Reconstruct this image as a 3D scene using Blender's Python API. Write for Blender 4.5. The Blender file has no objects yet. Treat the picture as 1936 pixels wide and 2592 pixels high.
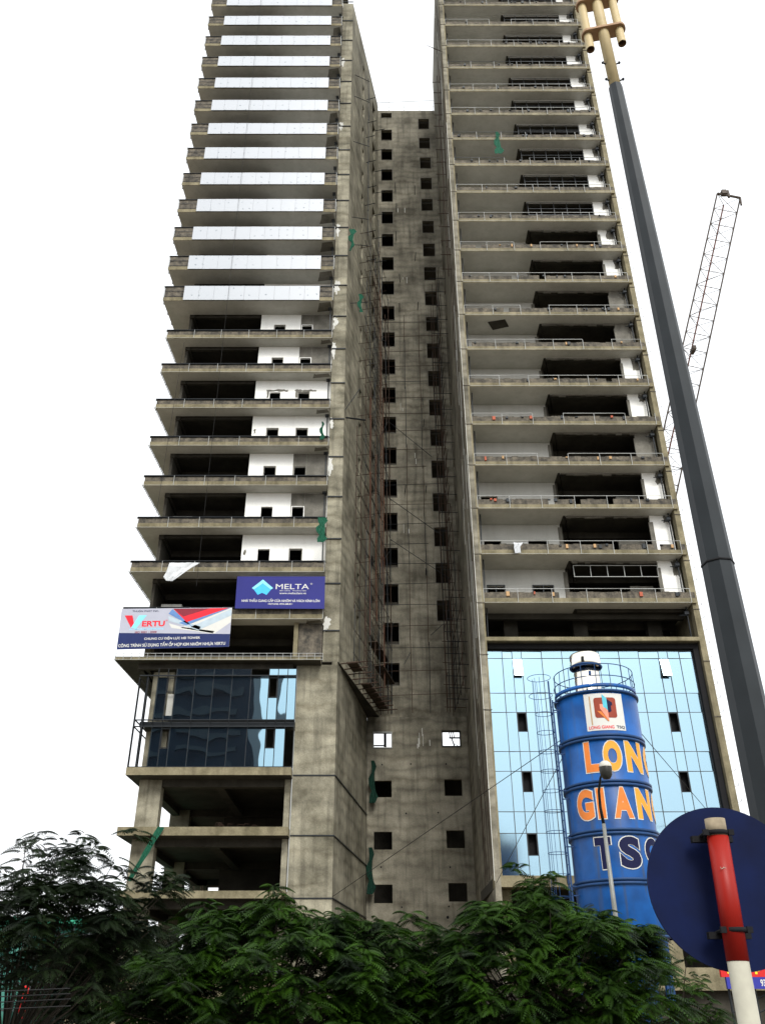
import bpy, bmesh, math, random
from mathutils import Vector, Matrix
rnd = random.Random(7)
R = math.radians
sc = bpy.context.scene
COL = sc.collection

# ------------------------------------------------------------------ camera
F_PX, W_PX, H_PX, CX = 2200.0, 1936.0, 2592.0, 950.0
PITCH = math.atan(F_PX / 3830.0)
EYE = 1.6
cam = bpy.data.cameras.new('camera'); camo = bpy.data.objects.new('camera', cam); COL.objects.link(camo)
camo.location = (0, 0, EYE); camo.rotation_euler = (math.pi/2 + PITCH, 0, 0)
cam.sensor_fit = 'VERTICAL'; cam.sensor_height = 24.0; cam.lens = 24.0*F_PX/H_PX
cam.shift_x = (W_PX/2 - CX)/H_PX
cam.clip_start = 0.05; cam.clip_end = 3000
sc.camera = camo

def at(px, py, Y):
    """world X and Z of a photo pixel on the plane y = Y"""
    t = math.tan(PITCH + math.atan((H_PX/2 - py)/F_PX)); Z = Y*t
    d = Y*math.cos(PITCH) + Z*math.sin(PITCH)
    return (px - CX)/F_PX*d, Z + EYE

# ------------------------------------------------------------------ sky, sun, exposure
SUN_EL, SUN_AZ = R(42), R(168)        # behind the camera, to the right
w = bpy.data.worlds.new('World'); sc.world = w; w.use_nodes = True
nt = w.node_tree; nt.nodes.clear()
sky = nt.nodes.new('ShaderNodeTexSky'); sky.sky_type = 'NISHITA'; sky.sun_disc = False
sky.sun_elevation = SUN_EL; sky.sun_rotation = SUN_AZ
sky.air_density = 1.0; sky.dust_density = 6.0; sky.ozone_density = 1.0
hs = nt.nodes.new('ShaderNodeHueSaturation'); hs.inputs['Saturation'].default_value = 0.18
cl = nt.nodes.new('ShaderNodeMix'); cl.data_type = 'RGBA'; cl.inputs[0].default_value = 0.6
cl.inputs[7].default_value = (11.0, 11.3, 11.6, 1)      # even cloud deck
bg = nt.nodes.new('ShaderNodeBackground'); bg.inputs[1].default_value = 0.12
ow = nt.nodes.new('ShaderNodeOutputWorld')
nt.links.new(sky.outputs[0], hs.inputs['Color']); nt.links.new(hs.outputs[0], cl.inputs[6])
nt.links.new(cl.outputs[2], bg.inputs[0]); nt.links.new(bg.outputs[0], ow.inputs[0])

sun = bpy.data.lights.new('sun', 'SUN'); sun.energy = 1.5; sun.angle = R(20); sun.color = (1, .97, .9)
so = bpy.data.objects.new('sun', sun); COL.objects.link(so)
sd = Vector((math.sin(SUN_AZ)*math.cos(SUN_EL), math.cos(SUN_AZ)*math.cos(SUN_EL), math.sin(SUN_EL)))
so.rotation_euler = sd.to_track_quat('Z', 'Y').to_euler()
so.location = sd*150

sc.render.engine = 'CYCLES'
vs = sc.view_settings; vs.view_transform = 'Standard'; vs.look = 'None'; vs.gamma = 1.0; vs.use_curve_mapping = False
vs.exposure = 0.64

# ------------------------------------------------------------------ materials
MAT = {}
def newmat(name):
    m = bpy.data.materials.new(name); m.use_nodes = True; MAT[name] = m
    return m, m.node_tree, m.node_tree.nodes['Principled BSDF']
def plain(name, c, rough=.6, metal=0, noise=.12, scale=3, bump=0, spec=.2):
    m, t, b = newmat(name)
    b.inputs['Roughness'].default_value = rough; b.inputs['Metallic'].default_value = metal
    b.inputs['Specular IOR Level'].default_value = spec
    tc = t.nodes.new('ShaderNodeTexCoord')
    n = t.nodes.new('ShaderNodeTexNoise'); n.inputs['Scale'].default_value = scale; n.inputs['Detail'].default_value = 6
    t.links.new(tc.outputs['Object'], n.inputs['Vector'])
    r = t.nodes.new('ShaderNodeMapRange'); r.inputs[3].default_value = 1-noise*1.6; r.inputs[4].default_value = 1+noise*1.6
    t.links.new(n.outputs[0], r.inputs[0])
    mx = t.nodes.new('ShaderNodeVectorMath'); mx.operation = 'SCALE'; mx.inputs[0].default_value = c[:3]
    t.links.new(r.outputs[0], mx.inputs['Scale']); t.links.new(mx.outputs[0], b.inputs['Base Color'])
    if bump:
        bp = t.nodes.new('ShaderNodeBump'); bp.inputs['Strength'].default_value = bump; bp.inputs['Distance'].default_value = .05
        t.links.new(n.outputs[0], bp.inputs['Height']); t.links.new(bp.outputs[0], b.inputs['Normal'])
    return m
def concrete(name, ca, cb, cs, big=.35, streak=.5, lift=0, grain=14, bump=.35, rough=.9):
    """weathered concrete: large blotches, vertical run-off streaks, pour lines, grain"""
    m, t, b = newmat(name); N = t.nodes.new; L = t.links.new
    b.inputs['Roughness'].default_value = rough; b.inputs['Specular IOR Level'].default_value = .25
    tc = N('ShaderNodeTexCoord')
    n1 = N('ShaderNodeTexNoise'); n1.inputs['Scale'].default_value = big; n1.inputs['Detail'].default_value = 8; n1.inputs['Roughness'].default_value = .62
    L(tc.outputs['Object'], n1.inputs['Vector'])
    r1 = N('ShaderNodeValToRGB'); r1.color_ramp.elements[0].position = .34; r1.color_ramp.elements[1].position = .66
    r1.color_ramp.elements[0].color = (*ca, 1); r1.color_ramp.elements[1].color = (*cb, 1); L(n1.outputs[0], r1.inputs[0])
    mp = N('ShaderNodeMapping'); mp.inputs['Scale'].default_value = (1.7, 1.7, .13); L(tc.outputs['Object'], mp.inputs[0])
    n2 = N('ShaderNodeTexNoise'); n2.inputs['Scale'].default_value = 1.6; n2.inputs['Detail'].default_value = 7; L(mp.outputs[0], n2.inputs['Vector'])
    r2 = N('ShaderNodeMapRange'); r2.inputs[1].default_value = .50; r2.inputs[2].default_value = .80; r2.inputs[3].default_value = 0; r2.inputs[4].default_value = streak
    L(n2.outputs[0], r2.inputs[0])
    mx = N('ShaderNodeMix'); mx.data_type = 'RGBA'; L(r2.outputs[0], mx.inputs[0]); L(r1.outputs[0], mx.inputs[6]); mx.inputs[7].default_value = (*cs, 1)
    n3 = N('ShaderNodeTexNoise'); n3.inputs['Scale'].default_value = grain; n3.inputs['Detail'].default_value = 5; L(tc.outputs['Object'], n3.inputs['Vector'])
    r3 = N('ShaderNodeMapRange'); r3.inputs[1].default_value = .3; r3.inputs[2].default_value = .7; r3.inputs[3].default_value = .86; r3.inputs[4].default_value = 1.12; L(n3.outputs[0], r3.inputs[0])
    out = N('ShaderNodeVectorMath'); out.operation = 'SCALE'; L(mx.outputs[2], out.inputs[0])
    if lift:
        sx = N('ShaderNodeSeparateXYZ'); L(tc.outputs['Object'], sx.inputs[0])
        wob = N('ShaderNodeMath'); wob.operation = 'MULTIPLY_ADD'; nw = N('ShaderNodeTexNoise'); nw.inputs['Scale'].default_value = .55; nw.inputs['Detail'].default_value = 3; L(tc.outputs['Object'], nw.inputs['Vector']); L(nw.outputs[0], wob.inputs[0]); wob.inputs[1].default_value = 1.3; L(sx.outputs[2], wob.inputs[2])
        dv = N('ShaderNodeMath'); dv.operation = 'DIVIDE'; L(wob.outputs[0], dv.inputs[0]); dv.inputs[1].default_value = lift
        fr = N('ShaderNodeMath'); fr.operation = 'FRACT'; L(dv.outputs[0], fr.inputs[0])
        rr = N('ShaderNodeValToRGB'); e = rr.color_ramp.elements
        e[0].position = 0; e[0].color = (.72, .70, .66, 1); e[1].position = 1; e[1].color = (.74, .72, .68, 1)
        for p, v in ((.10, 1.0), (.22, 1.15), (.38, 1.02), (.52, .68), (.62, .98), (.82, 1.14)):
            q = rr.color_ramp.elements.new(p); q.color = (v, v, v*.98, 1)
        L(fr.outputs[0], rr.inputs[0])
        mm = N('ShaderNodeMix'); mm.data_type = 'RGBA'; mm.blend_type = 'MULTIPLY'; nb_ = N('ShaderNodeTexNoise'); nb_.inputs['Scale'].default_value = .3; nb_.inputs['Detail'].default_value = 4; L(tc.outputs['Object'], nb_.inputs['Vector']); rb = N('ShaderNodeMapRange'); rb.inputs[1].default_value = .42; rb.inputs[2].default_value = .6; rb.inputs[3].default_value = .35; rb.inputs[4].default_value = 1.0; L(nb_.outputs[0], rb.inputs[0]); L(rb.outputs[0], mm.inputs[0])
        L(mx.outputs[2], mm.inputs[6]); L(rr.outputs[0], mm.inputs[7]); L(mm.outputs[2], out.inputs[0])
    L(r3.outputs[0], out.inputs['Scale']); L(out.outputs[0], b.inputs['Base Color'])
    bp = N('ShaderNodeBump'); bp.inputs['Strength'].default_value = bump; bp.inputs['Distance'].default_value = .04
    L(n3.outputs[0], bp.inputs['Height']); L(bp.outputs[0], b.inputs['Normal'])
    return m
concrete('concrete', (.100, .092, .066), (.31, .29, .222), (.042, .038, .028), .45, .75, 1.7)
concrete('concrete_notch_shade', (.086, .079, .060), (.265, .246, .195), (.034, .031, .024), .4, .75, 1.7)  # darker copy of the concrete, the shade of the recess put into its colour
concrete('concrete_edge', (.12, .105, .062), (.24, .21, .135), (.06, .05, .032), 1.0, .6)
concrete('concrete_raw_shade', (.025, .023, .018), (.055, .05, .04), (.016, .015, .012), .6, .4)  # raw concrete taken near black, the darkness of the interiors put into its colour
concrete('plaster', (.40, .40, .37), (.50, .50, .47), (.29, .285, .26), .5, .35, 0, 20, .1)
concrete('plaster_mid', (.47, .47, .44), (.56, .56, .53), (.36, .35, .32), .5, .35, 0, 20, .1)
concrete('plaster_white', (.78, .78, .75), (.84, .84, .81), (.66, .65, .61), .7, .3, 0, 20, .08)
concrete('render_grey', (.10, .095, .08), (.19, .18, .155), (.07, .065, .055), .9, .4)
concrete('brickwork', (.045, .042, .036), (.15, .13, .10), (.022, .021, .019), 2.6, .7, 0, 9, .8)
concrete('asphalt', (.045, .045, .045), (.06, .06, .058), (.035, .035, .035), .2, .3)
concrete('pavement', (.22, .21, .19), (.30, .29, .26), (.15, .14, .13), .3, .3)
concrete('soil', (.16, .13, .09), (.25, .21, .15), (.1, .08, .06), .1, .2)
plain('steel_white', (.33, .34, .33), .5, 0, .1, 4)
plain('steel_dark', (.018, .021, .024), .5, .4, .2, 4)
plain('mirror_tower', (.012, .020, .032), .6, 0, .2, .4)
plain('steel_grey', (.05, .055, .06), .5, .3, .2, 2)
plain('rust', (.045, .028, .020), .85, 0, .4, 3)
plain('rust_bright', (.085, .036, .02), .8, 0, .3, 3)
plain('black', (.008, .008, .009), .8, 0, .1, 5)
plain('cable', (.015, .015, .015), .7, 0, .1, 5)
plain('wood_old', (.06, .045, .033), .9, 0, .4, 4)
plain('net_green', (.008, .075, .042), .8, 0, .35, 9, .6)
plain('net_dark', (.003, .022, .014), .9, 0, .35, 9, .6)
plain('tarp_white', (.5, .52, .54), .6, 0, .1, 3, .6)
plain('crane_red', (.14, .055, .04), .6, 0, .3, 1)
plain('crane_steel', (.07, .055, .045), .6, 0, .3, 1)
plain('bark', (.022, .018, .013), .95, 0, .35, 9, .8)
plain('mast_paint', (.022, .026, .029), .5, .25, .22, 2.5)
plain('mast_cream', (.50, .40, .22), .5, 0, .1, 5)
plain('mast_plate', (.34, .21, .12), .6, 0, .15, 5)
plain('sign_back', (.0013, .006, .038), .65, 0, .38, 7, 0, .12)
plain('pole_red', (.26, .012, .007), .42, 0, .15, 9)
plain('pole_tan', (.27, .22, .15), .7, 0, .5, 22)
plain('pole_white', (.36, .345, .28), .5, 0, .12, 20)
plain('chrome', (.80, .76, .66), .12, 1, .06, 2)
plain('silo_dark', (.012, .045, .13), .45, 0, .2, 3)
plain('sign_yellow', (.85, .62, .03), .5); plain('sign_red', (.55, .02, .02), .5); plain('sign_navy', (.03, .035, .27), .5)
plain('sign_white', (.55, .55, .52), .5, 0, .03)
plain('banner_blue', (.015, .017, .155), .55, 0, .12, .8, .2)
plain('banner_navy', (.008, .018, .09), .55, 0, .12, .8, .2)
plain('banner_white', (.36, .37, .44), .55, 0, .08, .8, .3)
plain('ink_cyan', (.05, .42, .78), .5); plain('ink_pale', (.22, .62, .82), .5); plain('ink_red', (.62, .015, .03), .5)
plain('ink_maroon', (.20, .015, .03), .5); plain('ink_steel', (.10, .20, .42), .5); plain('ink_grey', (.38, .46, .52), .5)
plain('ink_orange', (.62, .18, .035), .5, 0, .16, 2); plain('ink_amber', (.66, .30, .035), .5, 0, .12, 2)
plain('ink_navy', (.006, .008, .04), .6, 0, .1, 3, 0, .15); plain('ink_teal', (.08, .42, .52), .5); plain('ink_salmon', (.78, .25, .17), .5)
plain('ink_brown', (.24, .04, .02), .5)
plain('shop_green', (.05, .32, .20), .3, 0, .25, .5)
plain('lamp_white', (.48, .47, .42), .4, 0, .05); plain('lamp_glass', (.03, .03, .027), .25, 0, .1)
plain('brick_red', (.36, .10, .06), .85); plain('brick_tan', (.42, .27, .14), .85)
plain('galvanised', (.20, .205, .19), .5, .3, .2, 4)

def silo_blue():
    m, t, b = newmat('silo_blue'); N = t.nodes.new; L = t.links.new
    b.inputs['Roughness'].default_value = .4; b.inputs['Specular IOR Level'].default_value = .25
    tc = N('ShaderNodeTexCoord'); mp = N('ShaderNodeMapping'); mp.inputs['Scale'].default_value = (3.2, 3.2, .12); L(tc.outputs['Object'], mp.inputs[0])
    n = N('ShaderNodeTexNoise'); n.inputs['Scale'].default_value = 1.5; n.inputs['Detail'].default_value = 6; L(mp.outputs[0], n.inputs['Vector'])
    r = N('ShaderNodeMapRange'); r.inputs[1].default_value = .55; r.inputs[2].default_value = .74; r.inputs[4].default_value = .8; L(n.outputs[0], r.inputs[0])
    n2 = N('ShaderNodeTexNoise'); n2.inputs['Scale'].default_value = 1.1; n2.inputs['Detail'].default_value = 5; L(tc.outputs['Object'], n2.inputs['Vector'])
    cr = N('ShaderNodeValToRGB'); cr.color_ramp.elements[0].color = (.004, .045, .17, 1); cr.color_ramp.elements[1].color = (.006, .085, .31, 1)
    cr.color_ramp.elements[0].position = .35; cr.color_ramp.elements[1].position = .65; L(n2.outputs[0], cr.inputs[0])
    mx = N('ShaderNodeMix'); mx.data_type = 'RGBA'; L(r.outputs[0], mx.inputs[0]); L(cr.outputs[0], mx.inputs[6]); mx.inputs[7].default_value = (.05, .055, .05, 1)
    L(mx.outputs[2], b.inputs['Base Color'])
silo_blue()

def glass(name, tint, rough, base, bump, bscale, metal=.0):
    """coated facade glass: mirror-like, slightly wavy"""
    m, t, b = newmat(name); N = t.nodes.new; L = t.links.new
    b.inputs['Base Color'].default_value = (*base, 1); b.inputs['Roughness'].default_value = .3
    gl = N('ShaderNodeBsdfGlossy'); gl.inputs['Color'].default_value = (*tint, 1); gl.inputs['Roughness'].default_value = rough
    tc = N('ShaderNodeTexCoord'); n = N('ShaderNodeTexNoise'); n.inputs['Scale'].default_value = bscale; n.inputs['Detail'].default_value = 1
    L(tc.outputs['Object'], n.inputs['Vector'])
    bp = N('ShaderNodeBump'); bp.inputs['Strength'].default_value = bump; bp.inputs['Distance'].default_value = .1
    L(n.outputs[0], bp.inputs['Height']); L(bp.outputs[0], gl.inputs['Normal'])
    mx = N('ShaderNodeMixShader'); mx.inputs[0].default_value = metal
    L(b.outputs[0], mx.inputs[1]); L(gl.outputs[0], mx.inputs[2]); L(mx.outputs[0], t.nodes['Material Output'].inputs[0])
glass('glass_light', (.25, .375, .45), .11, (.02, .05, .08), .10, .25, .9)
glass('glass_dark', (.24, .38, .46), .012, (.002, .008, .02), .16, .45, .85)
glass('glass_teal', (.12, .34, .28), .05, (.01, .10, .07), .1, .4, .5)

def leafmat(name, a, bcol):
    m, t, b = newmat(name); N = t.nodes.new; L = t.links.new
    tc = N('ShaderNodeTexCoord'); n = N('ShaderNodeTexNoise'); n.inputs['Scale'].default_value = 1.6; n.inputs['Detail'].default_value = 4
    L(tc.outputs['Object'], n.inputs['Vector'])
    cr = N('ShaderNodeValToRGB'); cr.color_ramp.elements[0].color = (*a, 1); cr.color_ramp.elements[1].color = (*bcol, 1)
    cr.color_ramp.elements[0].position = .36; cr.color_ramp.elements[1].position = .64; L(n.outputs[0], cr.inputs[0])
    L(cr.outputs[0], b.inputs['Base Color']); b.inputs['Roughness'].default_value = .55; b.inputs['Specular IOR Level'].default_value = .2
    tr = N('ShaderNodeBsdfTranslucent'); L(cr.outputs[0], tr.inputs[0])
    mx = N('ShaderNodeMixShader'); mx.inputs[0].default_value = .22
    L(b.outputs[0], mx.inputs[1]); L(tr.outputs[0], mx.inputs[2]); L(mx.outputs[0], t.nodes['Material Output'].inputs[0])
leafmat('leaf', (.003, .010, .001), (.023, .064, .002))
leafmat('leaf_dark', (.0025, .006, .002), (.010, .022, .004))

def panelmat():
    """white protective film on cladding, faint printed marks and joints"""
    m, t, b = newmat('film_panel'); N = t.nodes.new; L = t.links.new
    b.inputs['Roughness'].default_value = .35
    tc = N('ShaderNodeTexCoord'); sx = N('ShaderNodeSeparateXYZ'); L(tc.outputs['Object'], sx.inputs[0])
    cb = N('ShaderNodeCombineXYZ'); L(sx.outputs[0], cb.inputs[0]); L(sx.outputs[2], cb.inputs[1])
    br = N('ShaderNodeTexVoronoi'); br.inputs['Scale'].default_value = 1.5; br.inputs['Randomness'].default_value = .25; L(cb.outputs[0], br.inputs['Vector'])
    r = N('ShaderNodeMapRange'); r.inputs[1].default_value = .10; r.inputs[2].default_value = .17; L(br.outputs['Distance'], r.inputs[0])
    n = N('ShaderNodeTexNoise'); n.inputs['Scale'].default_value = 9; L(tc.outputs['Object'], n.inputs['Vector'])
    r2 = N('ShaderNodeMapRange'); r2.inputs[1].default_value = .45; r2.inputs[2].default_value = .55; L(n.outputs[0], r2.inputs[0])
    mxx = N('ShaderNodeMath'); mxx.operation = 'MAXIMUM'; L(r.outputs[0], mxx.inputs[0]); L(r2.outputs[0], mxx.inputs[1])
    cr = N('ShaderNodeMix'); cr.data_type = 'RGBA'; L(mxx.outputs[0], cr.inputs[0]); cr.inputs[6].default_value = (.15, .18, .21, 1); cr.inputs[7].default_value = (.37, .395, .43, 1)
    L(cr.outputs[2], b.inputs['Base Color'])
panelmat()

# ------------------------------------------------------------------ builders
def tag(o, label=None, cat=None, group=None, kind=None):
    if label: o['label'] = label
    if cat: o['category'] = cat
    if group: o['group'] = group
    if kind: o['kind'] = kind
    return o
def thing(name, loc, label, cat, group=None):
    o = bpy.data.objects.new(name, None); COL.objects.link(o); o.location = loc; o.empty_display_size = .3
    return tag(o, label, cat, group)
class MB:
    def __init__(s): s.v = []; s.f = []; s.m = []; s.sm = []
    def face(s, pts, m=0, smooth=False):
        i = len(s.v); s.v += [tuple(p) for p in pts]; s.f.append(tuple(range(i, i+len(pts)))); s.m.append(m); s.sm.append(smooth)
    def hexa(s, b, t, mats=(0,)*6):
        """b, t: four bottom / top points counter-clockwise seen from above; mats: bottom, top, sides"""
        i = len(s.v); s.v += [tuple(p) for p in b] + [tuple(p) for p in t]
        fs = [(3, 2, 1, 0), (4, 5, 6, 7), (0, 1, 5, 4), (1, 2, 6, 5), (2, 3, 7, 6), (3, 0, 4, 7)]
        for k, q in enumerate(fs):
            s.f.append(tuple(i+a for a in q)); s.m.append(mats[k] if k < len(mats) else mats[-1]); s.sm.append(False)
    def box(s, x0, x1, y0, y1, z0, z1, m=0, mats=None):
        b = [(x0, y0, z0), (x1, y0, z0), (x1, y1, z0), (x0, y1, z0)]
        s.hexa(b, [(x, y, z1) for x, y, _ in b], mats or (m,)*6)
    def slab(s, plan, z0, z1, mb=0, mt=0, ms=0):
        n = len(plan); i = len(s.v)
        s.v += [(x, y, z0) for x, y in plan] + [(x, y, z1) for x, y in plan]
        s.f.append(tuple(i+n-1-k for k in range(n))); s.m.append(mb); s.sm.append(False)
        s.f.append(tuple(i+n+k for k in range(n))); s.m.append(mt); s.sm.append(False)
        for k in range(n):
            j = (k+1) % n; s.f.append((i+k, i+j, i+n+j, i+n+k)); s.m.append(ms); s.sm.append(False)
    def tube(s, p, q, r, n=6, r2=None, m=0, cap=True):
        s.path([p, q], [r, r if r2 is None else r2], n, m, cap)
    def path(s, pts, rs, n=8, m=0, cap=True, twist=0):
        pts = [Vector(p) for p in pts]; i0 = len(s.v)
        if not hasattr(rs, '__len__'): rs = [rs]*len(pts)
        up = None
        for k, p in enumerate(pts):
            d = (pts[min(k+1, len(pts)-1)] - pts[max(k-1, 0)]).normalized()
            if up is None: up = Vector((0, 0, 1)) if abs(d.z) < .9 else Vector((0, 1, 0))
            a = d.cross(up).normalized(); b = a.cross(d).normalized(); up = b
            for j in range(n):
                t = 2*math.pi*j/n + twist; s.v.append(tuple(p + rs[k]*(math.cos(t)*a + math.sin(t)*b)))
        for k in range(len(pts)-1):
            for j in range(n):
                a0 = i0+k*n+j; a1 = i0+k*n+(j+1) % n
                s.f.append((a0, a1, a1+n, a0+n)); s.m.append(m); s.sm.append(n > 7)
        if cap:
            s.f.append(tuple(i0+n-1-j for j in range(n))); s.m.append(m); s.sm.append(False)
            e = i0+(len(pts)-1)*n; s.f.append(tuple(e+j for j in range(n))); s.m.append(m); s.sm.append(False)
    def lathe(s, cx, cy, prof, n=48, m=0):
        i0 = len(s.v)
        for r, z in prof:
            for j in range(n):
                t = 2*math.pi*j/n; s.v.append((cx+r*math.cos(t), cy+r*math.sin(t), z))
        for k in range(len(prof)-1):
            for j in range(n):
                a0 = i0+k*n+j; a1 = i0+k*n+(j+1) % n
                s.f.append((a0, a1, a1+n, a0+n)); s.m.append(m); s.sm.append(True)
    def ring(s, cx, cy, z, r, tr, n=32, m=0, a0=0, a1=2*math.pi):
        full = abs(a1-a0-2*math.pi) < 1e-6
        pts = [(cx+r*math.cos(a0+(a1-a0)*k/n), cy+r*math.sin(a0+(a1-a0)*k/n), z) for k in range(n+1)]
        s.path(pts, tr, 6, m, not full)
    def build(s, name, mats, parent=None, origin=None):
        if isinstance(mats, str): mats = [mats]
        me = bpy.data.meshes.new(name)
        base = Vector((0, 0, 0))
        if parent is not None:
            p = parent
            while p is not None: base += Vector(p.location); p = p.parent
        o = bpy.data.objects.new(name, me); COL.objects.link(o)
        if parent is not None: o.parent = parent
        elif origin is not None: o.location = origin; base = Vector(origin)
        me.from_pydata([(x-base.x, y-base.y, z-base.z) for x, y, z in s.v], [], s.f)
        for mn in mats: me.materials.append(MAT[mn])
        me.polygons.foreach_set('material_index', s.m); me.polygons.foreach_set('use_smooth', s.sm); me.update()
        return o
SPLIT = {'open_storey', 'downpipe', 'loose_brick', 'partition', 'plaster_patch', 'tie_hole', 'lime_run', 'putlog', 'rebar', 'plank', 'render_patch', 'bar',
         'inner_wall', 'core_wall', 'brace', 'rebar_hook', 'corner_pole', 'backing', 'podium_ledge', 'pilaster', 'balcony', 'edge_frame', 'bracket', 'cage_bar', 'bolt', 'rope', 'support_frame', 'window_frame_bar'}
RENAME = {'edge_frame': 'edge_frame'}
_build = MB.build
def build2(s, name, mats, parent=None, origin=None):
    if name not in SPLIT or parent is None: return _build(s, name, mats, parent, origin)
    root = list(range(len(s.v)))
    def find(a):
        while root[a] != a: root[a] = root[root[a]]; a = root[a]
        return a
    for f in s.f:
        a = find(f[0])
        for v in f[1:]: root[find(v)] = a
    comp = {}
    for k, f in enumerate(s.f): comp.setdefault(find(f[0]), []).append(k)
    comps = list(comp.values())
    if len(comps) > 100: comps = comps[:99]+[[k for c in comps[99:] for k in c]]
    o = None
    for c in comps:
        m = MB(); idx = {}
        for k in c:
            for v in s.f[k]:
                if v not in idx: idx[v] = len(m.v); m.v.append(s.v[v])
            m.f.append(tuple(idx[v] for v in s.f[k])); m.m.append(s.m[k]); m.sm.append(s.sm[k])
        o = _build(m, name, mats, parent, origin)
    if len(comp) > 100: o['kind'] = 'stuff'
    return o
MB.build = build2
def frame(mb, x0, x1, z0, z1, y0, y1, t, m=0):
    """rectangular frame as one connected ring"""
    i = len(mb.v)
    for y in (y0, y1):
        mb.v += [(x0, y, z0), (x1, y, z0), (x1, y, z1), (x0, y, z1), (x0+t, y, z0+t), (x1-t, y, z0+t), (x1-t, y, z1-t), (x0+t, y, z1-t)]
    for k in range(4):
        j = (k+1) % 4
        for q in ((k, j, 4+j, 4+k), (8+j, 8+k, 12+k, 12+j), (j, k, 8+k, 8+j), (4+k, 4+j, 12+j, 12+k)): mb.f.append(tuple(i+a for a in q)); mb.m.append(m); mb.sm.append(False)
def wall(mb, p0, p1, z0, z1, th, holes=(), mf=0, mr=0, rough=0):
    """solid wall from plan point p0 to p1, its back th metres to the left of p0->p1, with real openings (s0, s1, z0, z1)"""
    P0 = Vector((*p0, 0)); D = Vector((*p1, 0)) - P0; L = D.length; D.normalize(); Nn = Vector((-D.y, D.x, 0))*th
    xs = sorted({0, L, *[h[0] for h in holes], *[h[1] for h in holes]})
    zs = sorted({z0, z1, *[h[2] for h in holes], *[h[3] for h in holes]})
    def pt(s_, z, b): q = P0 + D*s_ + (Nn if b else Vector()); return (q.x, q.y, z)
    for i in range(len(xs)-1):
        for j in range(len(zs)-1):
            sm, zm = (xs[i]+xs[i+1])/2, (zs[j]+zs[j+1])/2
            if any(h[0] < sm < h[1] and h[2] < zm < h[3] for h in holes): continue
            a, b, c, d = xs[i], xs[i+1], zs[j], zs[j+1]
            mb.face([pt(a, c, 0), pt(b, c, 0), pt(b, d, 0), pt(a, d, 0)], mf)
            mb.face([pt(b, c, 1), pt(a, c, 1), pt(a, d, 1), pt(b, d, 1)], mr)
    for a, b, c, d in holes:
        mb.face([pt(a, c, 0), pt(a, d, 0), pt(a, d, 1), pt(a, c, 1)], mf); mb.face([pt(b, d, 0), pt(b, c, 0), pt(b, c, 1), pt(b, d, 1)], mf)
        mb.face([pt(a, c, 1), pt(b, c, 1), pt(b, c, 0), pt(a, c, 0)], mf); mb.face([pt(a, d, 0), pt(b, d, 0), pt(b, d, 1), pt(a, d, 1)], mf)
    mb.face([pt(0, z0, 0), pt(0, z1, 0), pt(0, z1, 1), pt(0, z0, 1)], mf); mb.face([pt(L, z1, 0), pt(L, z0, 0), pt(L, z0, 1), pt(L, z1, 1)], mf)
    mb.face([pt(0, z1, 0), pt(L, z1, 0), pt(L, z1, 1), pt(0, z1, 1)], mf); mb.face([pt(0, z0, 1), pt(L, z0, 1), pt(L, z0, 0), pt(0, z0, 0)], mf)

# ---- lettering: text turned into mesh, fitted to a box, then laid on a surface by mapfn(u, v, layer)
def text_bm(s, x0, x1, y0, y1, bold=0.0, shear=0.0):
    cu = bpy.data.curves.new('t', 'FONT'); cu.body = s; cu.size = 1; cu.offset = bold; cu.shear = shear; cu.resolution_u = 5
    o = bpy.data.objects.new('t', cu); COL.objects.link(o)
    dg = bpy.context.evaluated_depsgraph_get(); dg.update()
    me = bpy.data.meshes.new_from_object(o.evaluated_get(dg))
    bm = bmesh.new(); bm.from_mesh(me)
    bpy.data.objects.remove(o); bpy.data.curves.remove(cu); bpy.data.meshes.remove(me)
    xs = [v.co.x for v in bm.verts]; ys = [v.co.y for v in bm.verts]
    if not xs: return bm
    ax, bx, ay, by = min(xs), max(xs), min(ys), max(ys)
    for v in bm.verts:
        v.co = Vector((x0+(v.co.x-ax)/(bx-ax)*(x1-x0), y0+(v.co.y-ay)/(by-ay)*(y1-y0), 0))
    return bm
def bm_to(mb, bm, mapfn, layer, m=0, cut=0):
    if cut:
        xs = [v.co.x for v in bm.verts]; x = math.floor(min(xs)/cut)*cut
        while x < max(xs):
            x += cut
            bmesh.ops.bisect_plane(bm, geom=bm.verts[:]+bm.edges[:]+bm.faces[:], plane_co=(x, 0, 0), plane_no=(1, 0, 0))
    i = len(mb.v); bm.verts.index_update()
    mb.v += [mapfn(v.co.x, v.co.y, layer) for v in bm.verts]
    for f in bm.faces:
        mb.f.append(tuple(i+v.index for v in f.verts)); mb.m.append(m); mb.sm.append(False)
    bm.free()
def poly_bm(pts):
    bm = bmesh.new(); bm.faces.new([bm.verts.new((x, y, 0)) for x, y in pts]); return bm

# ------------------------------------------------------------------ ground
g = MB(); g.box(-400, 400, -300, 500, -.5, 0); tag(g.build('ground', 'soil'), kind='structure')
g = MB(); g.box(-300, 300, -14, 12.5, .0, .004+.01); tag(g.build('road', 'asphalt'), kind='structure')
g = MB()
g.box(-300, 300, 12.7, 18.5, .0, .15); g.box(-300, 300, 12.5, 12.7, 0, .17)
tag(g.build('pavement', 'pavement'), kind='structure')
g = MB(); g.box(-300, 300, -22, -14.2, .0, .15); g.box(-300, 300, -14.2, -14, 0, .17); tag(g.build('pavement', 'pavement'), kind='structure')
g = MB()
for k in range(-20, 21): g.box(k*7, k*7+3, -.9, -.75, .012, .019)
tag(g.build('road_marking', 'sign_white'), kind='structure')

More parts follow.
